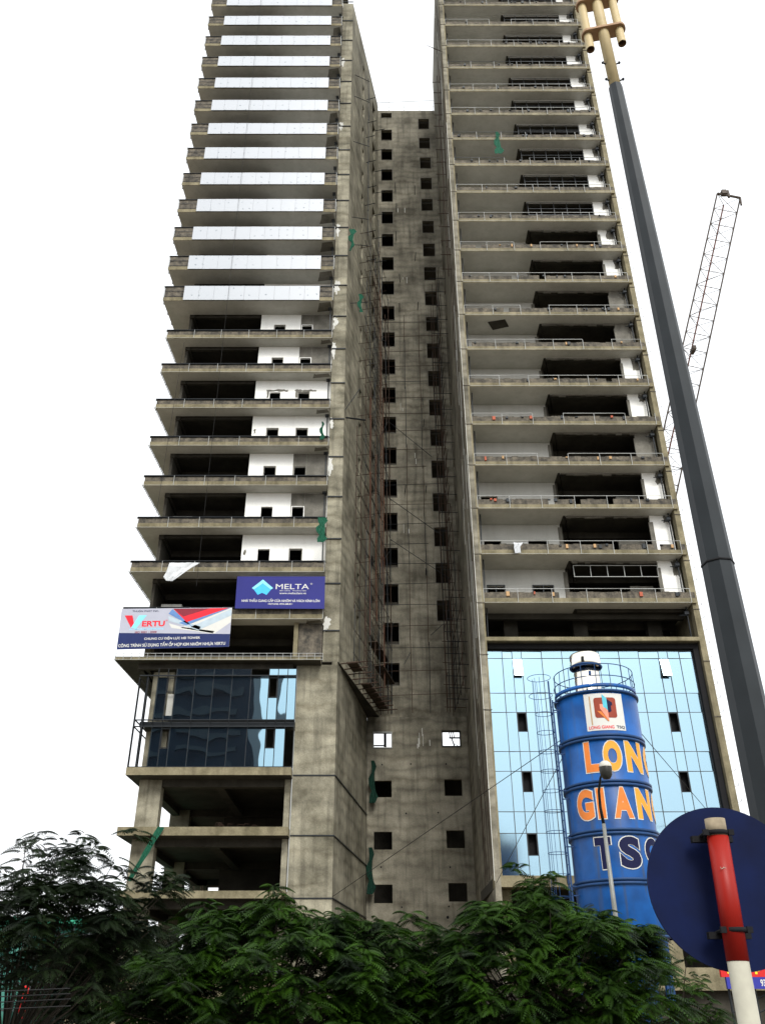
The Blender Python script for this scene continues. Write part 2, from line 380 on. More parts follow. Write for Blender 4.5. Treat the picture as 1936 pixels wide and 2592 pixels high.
# ------------------------------------------------------------------ floor levels shared by both towers
def ZN(n): return 91.7 - 3.4*n
YL, YB = 51.9, 53.5            # left tower: slab edge, wall behind the balconies
YR, YRo, YRw = 49.9, 50.8, 52.1  # right tower: slab edge, big opening, plain wall
def railing(parent, x0, x1, y, z0, z1, nb, top='steel_white', post=.014, name='railing'):
    mb = MB(); dx = (x1-x0)/nb
    for k in range(nb+1):
        xx = x0+dx*k + (rnd.uniform(-.04, .04) if 0 < k < nb else 0)
        mb.box(xx-post, xx+post, y-post, y+post, z0, z1)
    mb.box(x0, x1, y-post*.8, y+post*.8, z0-post*.7, z0+post*.7)
    zt = z1
    for k in range(nb):        # top rail, a little bent and broken here and there
        if rnd.random() < .08: continue
        mb.hexa([(x0+dx*k, y-post, zt), (x0+dx*(k+1), y-post, zt+rnd.uniform(-.015, .015)), (x0+dx*(k+1), y+post, zt), (x0+dx*k, y+post, zt)],
                [(x0+dx*k, y-post, zt+.03), (x0+dx*(k+1), y-post, zt+.03), (x0+dx*(k+1), y+post, zt+.03), (x0+dx*k, y+post, zt+.03)], (1,)*6)
    return mb.build(name, ['steel_white', top], parent)
def patch(mb, x0, x1, z0, z1, y, m=0, n=14, amp=.12):
    """thin skin of render or plaster with a ragged outline"""
    pts = []
    for k in range(n): pts.append((x0+(x1-x0)*k/n, z0+rnd.uniform(-amp, amp)))
    for k in range(n//2): pts.append((x1+rnd.uniform(-amp, amp), z0+(z1-z0)*k/(n//2)))
    for k in range(n): pts.append((x1-(x1-x0)*k/n, z1+rnd.uniform(-amp, amp)))
    for k in range(n//2): pts.append((x0+rnd.uniform(-amp, amp), z1-(z1-z0)*k/(n//2)))
    i = len(mb.v); N = len(pts)
    mb.v += [(x, y, z) for x, z in pts] + [(x, y+.05, z) for x, z in pts]
    mb.f.append(tuple(range(i, i+N))); mb.m.append(m); mb.sm.append(False)
    for k in range(N):
        j = (k+1) % N; mb.f.append((i+k, i+N+k, i+N+j, i+j)); mb.m.append(m); mb.sm.append(False)

# ================================================================== LEFT TOWER
LT = thing('tower_block', (-9.5, 58, 0), 'left concrete tower with balconies, white film panels above and blue glass low down', 'building')
# corner wall strip + return wall facing the notch (upper part)
mb = MB()
UP = [(-2.35, 53.1), (0.3, 65.1)]
Lw = (Vector(UP[1])-Vector(UP[0])).length
holes = []
for k in range(0, 21):
    z = ZN(k)-2.5
    holes.append((Lw*.385, Lw*.44, z, z+1.7)); holes.append((Lw*.76, Lw*.87, z-.2, z+2.0))
wall(mb, UP[0], UP[1], 21.0, 94.3, .3, holes)
mb.box(-3.4, -2.652, 53.1, 53.4, 21.0, 94.3)
mb.face([(-2.652, 53.1, 21), (-2.35, 53.1, 21), (-2.35, 53.1, 94.3), (-2.652, 53.1, 94.3)])
mb.box(-3.4, -3.1, 53.402, 60, 21, 94.3, 0)
mb.build('corner_wall', ['concrete'], LT)
mb = MB()
for n in range(-1, 21):                # dark construction joints proud of the strip at each pour
    z = ZN(n)-.55
    mb = MB(); mb.box(-3.42, -2.33, 53.02, 53.1, z-.035, z+.035, 0); mb.build('pour_joint', ['steel_dark'], LT)
# dark rooms behind the return wall
mb = MB(); mb.slab([(-2.9, 54), (-.2, 65.4), (-.2, 68), (-3, 68)], 94.2, 94.5); mb.box(-4.2, -4.0, 60, 68, 21, 94.2)
mb.box(-3.1, -2.9, 54, 60, 21, 94.2); mb.slab([(-3.4, 53.0), (-2.35, 53.0), (.34, 65.2), (-3.4, 65.2)], 20.965, 20.998); mb.build('inner_wall', 'concrete_raw_shade', LT)
# lower corner wall (podium)
mb = MB()
LW_ = [(-2.42, 52.9), (-.65, 64.8)]
wall(mb, LW_[0], LW_[1], 0, 20.96, .35, [])
mb.box(-5.0, -2.8, 52.9, 53.3, 0, 20.75); mb.face([(-2.8, 52.9, 0), (-2.42, 52.9, 0), (-2.42, 52.9, 20.75), (-2.8, 52.9, 20.75)])
mb.box(-5.0, -4.7, 53.302, 60, 0, 20.7)
for z, t in ((13.83, 0), (10.41, 0), (7.08, 0)):
    mb.box(-5.02, -2.40, 52.86, 52.9, z-.04, z+.03, 1)
    a, b = Vector(LW_[0]), Vector(LW_[1]); d = (b-a).normalized(); nr = Vector((d.y, -d.x))*.05
    q0, q1 = a, b
    mb.hexa([(*q0, z-.04), (*(q0+nr), z-.04), (*(q1+nr), z-.04), (*q1, z-.04)], [(*q0, z+.03), (*(q0+nr), z+.03), (*(q1+nr), z+.03), (*q1, z+.03)], (1,)*6)
mb.build('podium_corner_wall', ['concrete', 'steel_dark'], LT)
# plaster splashes on the strip beside the balconies
mb = MB()
for n, dz, hh in ((2, -.3, 1.4), (5, -.2, 1.2), (9, -.3, 1.5), (11, -.2, 1.6), (12, -.9, 1.2), (13, 0, 1.9), (15, -.6, 1.3), (16, -.8, 1.6), (20, .2, 1.2)):
    z = ZN(n)+.3+dz
    w_ = rnd.uniform(.22, .42); patch(mb, -3.38, -3.38+w_, z-hh*.75, z-hh*.1, 53.088, 0, 10, .10)
    for q in range(2): patch(mb, -3.36+q*w_*.3, -3.36+q*w_*.3+.09, z-hh*rnd.uniform(.8, 1.1), z-hh*.5, 53.084-.001*q, 0, 6, .025)
mb.build('plaster_patch', 'plaster_mid', LT)

def left_floor(n):
    z = ZN(n); up = n <= 12
    xl = -16.95 if up else -16.4
    top = z + (1.55 if up else .80)
    sk = .055; YL = 51.9 if up else 52.5
    yd = 60.0
    # slab: plaster soffit outside, raw ceiling inside
    mb = MB(); zt = z+.2
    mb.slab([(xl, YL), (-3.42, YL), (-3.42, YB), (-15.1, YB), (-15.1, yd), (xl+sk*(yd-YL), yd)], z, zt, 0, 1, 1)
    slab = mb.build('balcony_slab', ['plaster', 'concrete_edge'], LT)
    mb = MB(); mb.box(-15.098, -3.42, YB+.002, yd, z+.02, zt-.003)
    mb.box(-15.098, -14.75, YB+.002, yd-.2, z-.32, z+.018); mb.box(-14.748, -3.6, 56.0, 56.35, z-.45, z+.016); mb.box(-14.748, -9.4, YB+.16, YB+.42, z-.18, z+.017)
    mb.build('ceiling', 'concrete_raw_shade', LT)
    # upstand round the edge
    mb = MB()
    zc = z+.36
    mb.box(xl-.02, -3.40, YL-.03, YL+.12, z+.004, zc, 0)
    nseg = 26; dx = (-3.40-xl)/nseg
    for k in range(nseg):
        h = rnd.uniform(-.035, .02)
        mb.box(xl+dx*k, xl+dx*(k+1)-.004, YL+.0+rnd.uniform(0, .012), YL+.10, zc, top-.05+h, 1)
    mb.hexa([(xl-.02, YL+.12, z+.004), (xl+.1, YL+.12, z+.004), (xl+.1+sk*8, yd, z+.004), (xl-.02+sk*8, yd, z+.004)],
            [(xl-.02, YL+.12, top-.05), (xl+.1, YL+.12, top-.05), (xl+.1+sk*8, yd, top-.05), (xl-.02+sk*8, yd, top-.05)], (0, 0, 1, 1, 1, 1))
    mb.box(-3.52, -3.40, YL+.12, 53.08, z+.004, top-.05, 1)
    mb.build('parapet', ['concrete_edge', 'brickwork'], LT)
    nb = 6
    if up:
        mb = MB(); mb.box(xl-.10, -3.3, YL-.07, YL+.14, top-.045, top, 0)
        for q in (z+.45, z+1.0): mb.box(xl, -15.4, YL-.045, YL-.03, q, q+.03, 0); mb.box(-4.42, -3.42, YL-.045, YL-.03, q, q+.03, 0)
        mb.box(-3.44, -3.40, YL-.09, YL-.05, z, top, 1); mb.box(xl-.05, xl-.01, YL-.09, YL-.05, z, top, 1)
        for q in range(7):
            yy = YL+.4+q*1.2; mb.box(xl-.12+sk*(yy-YL), xl-.04+sk*(yy-YL), yy, yy+.03, z, top-.05, 1)
        mb.build('edge_frame', ['steel_dark', 'steel_white'], LT)
        x = -15.36; mb = MB(); k = 0
        while x < -4.5:
            x2 = min(x+1.21, -4.47); dy = rnd.uniform(0, .012)
            mb.hexa([(x+.006, YL-.14-dy, z-.02), (x2-.006, YL-.14-rnd.uniform(0, .012), z-.02), (x2-.006, YL-.10, z-.02), (x+.006, YL-.10, z-.02)],
                    [(x+.006, YL-.14-dy, top-.07), (x2-.006, YL-.14-dy, top-.07), (x2-.006, YL-.10, top-.07), (x+.006, YL-.10, top-.07)])
            x = x2; k += 1
        mb.build('cladding_panel', 'film_panel', LT)
    else:
        railing(LT, xl-.06, -3.42, YL-.10, z, top+.0, 6, 'steel_dark')
        mb = MB(); mb.box(xl-.10, -3.35, YL-.06, YL+.12, top-.03, top+.03, 0)
        mb.build('coping', 'steel_dark', LT)
        mb = MB()
        for q in range(6):
            yy = YL+.3+q*1.3; xx = xl-.08+sk*(yy-YL)
            mb.box(xx-.02, xx+.02, yy, yy+.04, z, top)
        mb.hexa([(xl-.1, YL-.1, z-.02), (xl-.06, YL-.1, z-.02), (xl-.06+sk*8, yd, z-.02), (xl-.1+sk*8, yd, z-.02)], [(xl-.1, YL-.1, z+.02), (xl-.06, YL-.1, z+.02), (xl-.06+sk*8, yd, z+.02), (xl-.1+sk*8, yd, z+.02)])
        mb.build('side_railing', 'steel_white', LT)
    # downpipe by the strip
    if n < 20:
        mb = MB(); x0 = -3.62; mb.tube((x0, YL+.9, z), (x0, YL+.9, z-3.2), .045, 6)
        mb.box(x0-.16, x0+.1, YL+.75, YL+1.05, z-.12, z)
        mb.build('downpipe', 'steel_grey', LT)
    # damp dark stain of raw concrete at the right of the soffit
    if rnd.random() < .5 or n in (12, 13, 14):
        mb = MB(); ww = rnd.uniform(.7, 1.2)
        mb.slab([(-3.43-ww, YL+.25), (-3.6, YL+.1), (-3.45, 53.0), (-3.43-ww*1.2, 53.2), (-3.5-ww, 52.6)], z-.006, z-.001)
        mb.build('damp_patch', 'render_grey', LT)
    # wall behind (belongs to the storey below this slab)
    if n > 19: return
    zf = ZN(n+1)+.2; hz = z - 1.15
    mb = MB(); w_, h_ = .82, 1.05
    L0 = -9.25
    h1 = -8.12; h2 = -5.92
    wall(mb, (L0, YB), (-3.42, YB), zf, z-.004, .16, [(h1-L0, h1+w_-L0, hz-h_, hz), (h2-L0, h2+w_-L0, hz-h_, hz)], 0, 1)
    mb.build('wall', ['plaster_white', 'concrete_raw_shade'], LT)
    for hx in (h1, h2):
        mb = MB()
        frame(mb, hx-.05, hx+w_+.05, hz-h_-.05, hz+.05, YB-.03, YB+.01, .05)
        mb.build('window', 'render_grey' if rnd.random() < .6 else 'plaster_white', LT)
    mb = MB(); grey = n in (12, 13, 16, 17, 10, 8)
    if grey:
        patch(mb, -6.0, -3.5, zf+.9 if n == 12 else zf+.05, z-.03, YB-.012, 0, 12, .03)
        # keep the window clear: rebuilt as pieces round the opening
        mb = MB()
        for a, b, c, d in ((-6.02, h2-.06, zf+.02, z-.03), (h2+w_+.06, -3.5, zf+.02, z-.03), (h2-.055, h2+w_+.055, hz+.06, z-.03), (h2-.055, h2+w_+.055, zf+.02, hz-h_-.05)):
            mb.box(a, b, YB-.014, YB-.001, c, d)
    elif n == 14:
        for hx in (h1, h2):
            patch(mb, hx-.25, hx+w_+.55, hz+.08, hz+.26, YB-.014, 0, 12, .06); patch(mb, hx-.22, hx-.06, hz-.5, hz+.1, YB-.016, 0, 6, .03)
    else:
        patch(mb, -9.1, -8.95, z-1.6, z-1.2, YB-.014, 0, 6, .05)
    mb.build('render_patch', 'render_grey', LT)
    # room behind the big opening
    mb = MB()
    mb.box(-15.1, -14.9, YB+.1, 59.6, zf, z-.33); mb.box(-14.9, -3.5, 59.6, 59.9, zf, z-.01); mb.box(-9.25, -9.05, YB+.17, 59.5, zf, z-.02, 0)
    if n >= 15:
        mb.box(-14.6, -13.2, 54.6, 55.2, zf, z-1.5+.1*(n % 3), 1)
    mb.build('partition', ['concrete_raw_shade', 'plaster'], LT)
for n in range(-1, 21): left_floor(n)
# roof top
mb = MB(); mb.box(-16.2, -3.0, 53.2, 60, 98.5, 99.0); mb.build('roof', 'concrete', LT)

# open storey under slab 20, with brick pier
mb = MB()
mb.box(-14.9, -14.5, 53.2, 54.0, 20.97, 23.69); mb.box(-5.3, -5.02, 53.0, 53.6, 20.97, 23.69)
mb.box(-14.5, -5.3, 59.2, 59.5, 20.97, 23.69, 1); mb.box(-15.1, -14.9, 54.5, 59.5, 20.97, 23.69, 1)
mb.box(-5.0, -3.45, 53.15, 53.35, 20.97, 23.68, 2)
mb.build('open_storey', ['concrete_edge', 'concrete_raw_shade', 'brickwork'], LT)
# canopy
mb = MB(); mb.slab([(-16.3, YL), (-3.44, YL), (-3.44, 53.4), (-5.0, 53.4), (-5.0, 60), (-15.8, 60)], 20.7, 20.92, 1, 0, 0)
mb.box(-15.0, -5.2, 52.6, 52.85, 20.35, 20.698, 1); mb.box(-15.0, -14.7, 52.86, 59.8, 20.3, 20.697, 1)
for k in range(4): mb.box(-14.6+k*2.6, -14.35+k*2.6, 52.86, 59.8, 20.4, 20.696, 1)
mb.build('canopy', ['concrete_edge', 'concrete_raw_shade'], LT)
mb = MB()
for z_ in (20.72, 20.93, 21.12): mb.box(-16.34, -3.3, YL-.06, YL-.035, z_, z_+.025)
for k in range(27): mb.box(-16.3+k*.5-.01, -16.3+k*.5+.012, YL-.061, YL-.03, 20.7, 21.14)
for z_ in (20.70, 20.93): mb.hexa([(-16.36, YL-.06, z_), (-16.33, YL-.06, z_), (-15.83, 60, z_), (-15.86, 60, z_)], [(-16.36, YL-.06, z_+.025), (-16.33, YL-.06, z_+.025), (-15.83, 60, z_+.025), (-15.86, 60, z_+.025)])
for k in range(14): yy = YL+k*.6; xx = -16.345+.0617*(yy-YL); mb.box(xx-.015, xx+.01, yy, yy+.03, 20.7, 20.95)
mb.build('canopy_railing', 'steel_white', LT)
# podium floors
mb = MB()
for zt, zb, xl, rr in ((14.07, 13.62, -14.65, 0), (10.72, 10.25, -14.68, 0), (7.36, 6.97, -14.2, 0), (4.0, 3.6, -14.2, 0)):
    mb.slab([(xl, YL), (-4.95, YL), (-4.95, 52.86), (-5.02, 52.86), (-5.02, 76), (xl+.5, 76)], zb, zt, 1, 0, 0)
    for yy in (53.1, 62.2, 71): mb.box(-13.9, -5.05, yy, yy+.5, zb-.42, zb-.003, 1)
    for xx in (-13.9, -9.6, -5.55): mb.box(xx, xx+.5, 53.602, 75.5, zb-.41, zb-.004, 1)
mb.build('podium_slab', ['concrete_edge', 'concrete_raw_shade'], LT)
for i_, (zb, zt) in enumerate(((0, 3.58), (4.0, 6.95), (7.362, 10.23), (10.722, 13.6), (14.072, 20.3))):
    for yy in (53.0, 62.0, 71.0):
        mb = MB(); mb.box(-14.05, -12.72, yy, yy+.75, zb, zt); mb.build('column', 'concrete', LT)
    if i_ < 4:
        mb = MB(); mb.box(-5.38, -5.04, 52.95, 53.6, zb, zt); mb.build('column', 'concrete', LT)
        mb = MB(); mb.box(-9.4, -5.0, 63, 63.3, zb, zt); mb.box(-12.2, -5.0, 75.6, 75.9, zb, zt); mb.box(-10.5, -9.4, 63, 76, zb, zt); mb.build('core_wall', 'concrete_raw_shade', LT)
mb = MB(); mb.box(-4.99, -4.93, 52.84, 52.88, 7.4, 20.6); mb.build('edge_trim', 'steel_white', LT)
mb = MB()
for k in range(9):
    x = -9.3+rnd.uniform(0, 2.2); mb.path([(x, 52.5, 10.73), (x+.1, 52.5, 10.73+rnd.uniform(.1, .35)), (x+rnd.uniform(.2, .6), 52.6, 10.75+rnd.uniform(0, .3))], .012, 5)
for x in (-13.2, -12.9, -10.2, -9.7): mb.path([(x, 52.3, 7.36), (x, 52.3, 7.62), (x+.1, 52.3, 7.66), (x+.14, 52.3, 7.36)], .01, 5)
mb.build('rebar', 'rust', LT)

# blue curtain wall of the podium
CW = bpy.data.objects.new('curtain_wall', None); COL.objects.link(CW); CW.parent = LT; CW.location = (0, 0, 14)
vx = [130, 210, 295, 385, 465, 640, 815, 990, 1165, 1335, 1420, 1510, 1590]
X = [-14.62+(v-130)*.00664 for v in vx]
YG = 52.25
mb = MB()
for i, x in enumerate(X):
    mb.box(x-.02, x+.02, (YL+.05 if i < 2 else YG-.10), YG, 14.10, 20.25 if i > 1 else 19.6)
for z_ in (14.10, 16.52, 16.92, 19.72):
    mb.box(X[0]-.02, X[-1]+.02, YL+.051, YL+.14, z_-.03, z_+.03)
mb.box(X[0]+.3, X[-1], YG-.03, YG+.15, 16.56, 16.88)
for z_ in (16.5, 16.93, 14.1, 19.5):      # left return frame
    mb.hexa([(X[0], YL+.1, z_), (X[0]+.06, YL+.1, z_), (X[0]+.26, 58, z_), (X[0]+.2, 58, z_)], [(X[0], YL+.1, z_+.06), (X[0]+.06, YL+.1, z_+.06), (X[0]+.26, 58, z_+.06), (X[0]+.2, 58, z_+.06)])
for yy in (53.4, 54.8, 56.2, 57.6): xx = X[0]+.033*(yy-YL); mb.box(xx, xx+.06, yy, yy+.06, 14.1, 20.6)
mb.build('frame', 'steel_dark', CW)
mb = MB(); mb.box(X[0]+.5, X[-1], 52.6, 53.0, 16.5, 16.98); mb.box(X[0]+.5, X[0]+.9, 53, 59, 16.5, 16.97); mb.box(-14.4, -5.1, 59, 59.3, 14.08, 20.3)
mb.box(-5.02, -4.9, 53, 59, 14.1, 20.3)
mb.build('backing', 'concrete_raw_shade', CW)
def pane(i, z0, z1, mat='glass_dark', j=None):
    j = i+1 if j is None else j
    mb = MB(); tl = rnd.uniform(-.004, .004); tv = rnd.uniform(-.006, .006)
    mb.hexa([(X[i]+.025, YG-.05+tl, z0), (X[j]-.025, YG-.05-tl, z0), (X[j]-.025, YG-.02, z0), (X[i]+.025, YG-.02, z0)],
            [(X[i]+.025, YG-.05+tl+tv, z1), (X[j]-.025, YG-.05-tl+tv, z1), (X[j]-.025, YG-.02, z1), (X[i]+.025, YG-.02, z1)])
    mb.build('pane', mat, CW)
pane(2, 16.96, 19.68); pane(3, 16.96, 17.25)
for i in (4, 5, 6, 7, 8): pane(i, 16.96, 19.70); 
for i in (4, 5, 6, 7): pane(i, 19.75, 20.22)
for i in (9, 10, 11):
    pane(i, 19.75, 20.22)
pane(9, 16.96, 18.35); pane(10, 16.96, 19.70); pane(11, 16.96, 19.70)
for i in (2, 4, 5, 6, 7, 8): pane(i, 14.14, 16.50)
pane(3, 14.14, 15.25); pane(9, 14.14, 15.25); pane(10, 14.14, 16.50)
mb = MB(); mb.box(X[3]+.05, X[4]-.05, YG+.25, YG+.3, 17.3, 18.7); mb.build('blind', 'plaster', CW)
mb = MB()
for i_, z0, z1 in ((9, 18.38, 19.66), (9, 15.28, 16.46), (3, 15.28, 16.46), (3, 18.72, 19.66)):
    mb = MB(); frame(mb, X[i_]+.03, X[i_+1]-.03, z0, z1, YG-.06, YG, .04); mb.build('window_frame', 'steel_dark', CW)

# ================================================================== RIGHT TOWER
RT = thing('tower_block', (13, 57, 0), 'right concrete tower with open balconies above a light blue glass facade', 'building')
mb = MB()
RU = [(6.9, 65.1), (6.33, 49.7)]; Lr = (Vector(RU[1])-Vector(RU[0])).length
holes = []
for k in range(0, 21):
    z = ZN(k)-3.1
    holes.append((Lr*.06, Lr*.15, z, z+2.0))
wall(mb, RU[0], RU[1], 0, 99, .32, holes)
mb.build('return_wall', ['concrete_notch_shade'], RT)
mb = MB(); mb.box(6.33, 6.75, 49.7, 50.6, 7.3, 99, 0); mb.box(19.80, 20.18, 50.02, 50.6, 0, 99, 0); mb.box(19.98, 20.18, 50.602, 66, 0, 99, 0)
mb.build('pilaster', ['concrete_edge'], RT)
mb = MB()
for n in range(0, 23):
    z = ZN(n)-.05; mb = MB(); mb.box(6.28, 6.8, 49.66, 49.7, z-.03, z+.02); mb.build('pour_joint', 'brickwork', RT)
    mb = MB(); mb.box(19.78, 20.2, 49.98, 50.02, z-.33, z-.28); mb.build('pour_joint', 'brickwork', RT)
mb = MB()      # corner beads, rebar hooks and bamboo-thin poles tied along the left corner
for k in range(7):
    t = .04+.11*k; y = 49.7+15*t*.55; x = 6.33+.57*(y-49.7)/15.4-.03
    z = 8.0
    while z < 90:
        l = rnd.uniform(3, 7)
        mb.tube((x+rnd.uniform(-.04, .0), y+rnd.uniform(-.1, .1), z), (x+rnd.uniform(-.04, .0), y+rnd.uniform(-.1, .1), z+l), rnd.uniform(.012, .022), 5, m=rnd.choice((0, 1, 1, 2)))
        z += l*rnd.uniform(.9, 1.6)
mb.box(6.29, 6.325, 49.66, 49.69, 7.6, 70, 0)
mb.build('corner_pole', ['plaster', 'rust', 'wood_old'], RT)
mb = MB()
z = 10
while z < 92:
    mb.path([(20.18, 50.1, z), (20.36, 50.05, z+.05), (20.42, 50.05, z+.2)], .012, 4); z += .85
mb.tube((20.4, 50.05, 10), (20.42, 50.05, 75), .008, 4)
mb.build('rebar_hook', 'rust', RT)

def right_floor(n):
    z = ZN(n); zf = ZN(n+1)+.2; top = z+.86
    x0, x1, xs = 6.752, 19.748, 12.6
    mb = MB()
    mb.slab([(x0, YR), (x1, YR), (x1, YRo), (xs, YRo), (xs, YRw), (x0, YRw)], z, z+.22, 0, 1, 1)
    mb.build('balcony_slab', ['plaster', 'concrete_edge'], RT)
    mb = MB(); mb.box(xs+.002, x1, YRo+.002, 60, z+.02, z+.2); mb.box(x0, xs, YRw+.002, 60, z+.021, z+.2)
    mb.box(xs+.2, x1-.1, 53.2, 53.5, z-.45, z+.018); mb.box(xs+.2, x1-.1, 56.4, 56.7, z-.45, z+.018); mb.box(xs+.2, x1-.1, YRo+.2, YRo+.4, z-.12, z+.019)
    mb.build('ceiling', 'concrete_raw_shade', RT)
    mb = MB(); zc = z+.34
    mb.box(x0, x1+.30, YR-.03, YR+.12, z+.004, zc, 0)
    nseg = 30; dx = (x1-x0)/nseg
    for k in range(nseg):
        if rnd.random() < .04 and n > 9: continue
        mb.box(x0+dx*k, x0+dx*(k+1)-.003, YR+rnd.uniform(0, .02), YR+.11, zc, top-.08+rnd.uniform(-.05, .03), 1)
    mb.box(x1+.003, x1+.28, YR, YR+.11, zc, top-.1, 1)
    mb.build('parapet', ['concrete_edge', 'brickwork'], RT)
    railing(RT, x0+.02, x1-.05, YR-.13, z+.0, top+.06, 6 if n < 19 else 6, 'steel_dark' if n in (4, 7, 8) else 'steel_white', .014)
    mb = MB()      # loose bricks and rags on the ledge
    for k in range(rnd.randint(4, 9)):
        x = rnd.uniform(7.2, 19.2); s_ = rnd.uniform(.05, .13); mm = rnd.choice((0, 1, 2, 2, 2)) if n > 14 else rnd.choice((2, 2, 1) if n > 9 else (2,))
        mb.box(x, x+s_*1.6, YR-.08, YR+.03, top-.3+rnd.uniform(-.15, .12), top-.2+rnd.uniform(0, .1)+.03, mm)
    mb.build('loose_brick', ['brick_red', 'brick_tan', 'steel_dark'], RT)
    mb = MB()
    mb.tube((7.02, YR+.75, z), (6.96, YR+.72, z-2.9), .04, 6); mb.tube((19.55, YR+.6, z), (19.5, YR+.55, z-3.0), .045, 6)
    mb.box(19.35, 19.62, YR+.45, YR+.75, z-.55, z-.35); mb.tube((19.0, YR+.5, z-.62), (19.5, YR+.5, z-.6), .03, 6)
    mb.build('downpipe', 'steel_dark', RT)
    if n >= 20: return
    # left wall with low windows
    mb = MB(); hz = z-1.12; low = n >= 16
    hs_ = []
    if n in (17, 18, 19):
        hs_ = [(.6, 1.75, hz-1.1, hz-(0 if n == 17 else .1)), (3.6, 4.95, hz-1.1, hz-(.42 if n == 17 else .05))]
    wall(mb, (x0, YRw), (xs, YRw), zf, z-.003, .16, hs_, 0, 1)
    mb.build('wall', ['plaster_mid', 'concrete_raw_shade'], RT)
    # big opening and pier to the right
    mb = MB()
    wall(mb, (xs+.165, YRo), (x1, YRo), zf, z-.005, .16, [(.0, 5.6, zf+.0, z-.04)], 0, 1)
    mb.build('pier', ['render_grey' if n in (12, 13, 16) else 'plaster_white', 'concrete_raw_shade'], RT)
    mb = MB()
    zt_ = z-.06
    if n > 9:
        k = xs+.17
        while k < 18.3:
            k2 = k+rnd.uniform(.3, .7); mb.box(k, min(k2, 18.35), YRo-.008, YRo+.1, zt_-rnd.uniform(.02, .15), zt_+.04, 0); k = k2
        mb.box(18.26, 18.40+rnd.uniform(0, .15), YRo-.012, YRo+.1, zf, z-.5, 0)
        mb.box(12.45, 12.62+rnd.uniform(0, .1), YRw-.03, YRw-.005, zf, z-.2, 0)
    patch(mb, 19.0+rnd.uniform(0, .3), 19.72, z-rnd.uniform(.5, 1.2), z-.03, YRo-.02, 0, 8, .08)
    mb.build('render_patch', 'render_grey', RT)
    mb = MB()
    mb.box(xs, x1-.02, 59.6, 59.9, zf, z-.01); mb.box(x0, xs, 59.6, 59.9, zf, z-.01); mb.box(xs+.002, xs+.16, YRw-.01, 59.5, zf, z-.02)
    if n > 13: mb.box(16.4+.3*(n % 2), 18.2, 51.9, 52.1, zf, z-1.3, 1)
    mb.build('partition', ['concrete_raw_shade', 'render_grey'], RT)
    if n <= 9 or n == 19:
        mb = MB(); a, b = 12.85, 18.3
        c, d = (z-1.15, z-.35) if n == 19 else (z-1.6, z-.12)
        for q in range(6): xx = a+(b-a)*q/5; mb.box(xx-.02, xx+.02, YRo-.03, YRo, c, d)
        for q in ((c, d) if n == 19 else (c, (c+d)/2, d)): mb.box(a, b, YRo-.031, YRo-.003, q-.02, q+.02)
        mb.build('window_frame', 'steel_grey' if n < 10 else 'steel_white', RT)
for n in range(-1, 21): right_floor(n)
mb = MB()       # sagging ceiling hatch on one floor, and window sashes on the lowest
z = ZN(12)+0; mb.slab([(8.6, 50.6), (9.9, 50.3), (10.3, 51.1), (9.1, 51.5)], ZN(13)-.03, ZN(13)-.004)
mb.build('ceiling_hatch', 'concrete_raw_shade', RT)
for a, b in ((7.35, 8.5), (10.35, 11.7)):
    mb = MB()
    for q in (a, (a+b)/2, b): mb.box(q-.03, q+.03, YRw-.06, YRw-.01, ZN(19)-2.3, ZN(19)-1.15)
    mb.box(a, b, YRw-.061, YRw-.009, ZN(19)-1.2, ZN(19)-1.14); mb.build('window', 'steel_grey', RT)
# dark storey, beam
mb = MB()
mb.box(6.752, 19.748, 49.85, 50.15, 21.2, 21.44, 0); mb.box(6.752, 19.748, 50.152, 60, 21.15, 21.4, 1)
for x in (8.3, 12.8, 17.6): mb.box(x, x+.9, 52.5, 53.1, 21.402, 23.68, 1)
mb.box(6.76, 19.74, 57.5, 57.8, 21.402, 23.68, 1)
for y in (51.5, 54.5): mb.box(6.8, 19.7, y, y+.3, 23.3, 23.69, 1)
mb.build('open_storey', ['concrete_edge', 'concrete_raw_shade'], RT)
# light blue glass facade
GF = bpy.data.objects.new('glass_facade', None); COL.objects.link(GF); GF.parent = RT; GF.location = (0, 0, 8)
YF = 50.6
gx = [6.58, 7.73, 8.37, 8.95, 10.16, 10.73, 11.37, 11.89, 12.46, 13.04, 14.25, 14.89, 15.52, 16.15, 16.77, 17.36, 17.98, 18.60, 19.40]
gx = [6.60, 7.75, 8.36, 8.93, 10.16, 11.40, 12.48, 13.66, 14.9, 16.1, 17.32, 17.88, 18.60, 19.40]
gz = [7.90, 10.14, 11.29, 13.52, 14.65, 16.96, 18.13, 20.32, 20.82]
holes = {}
for (c, r_) in ((2, 1), (2, 3), (2, 5), (10, 3), (10, 5)): holes[(c, r_)] = 1
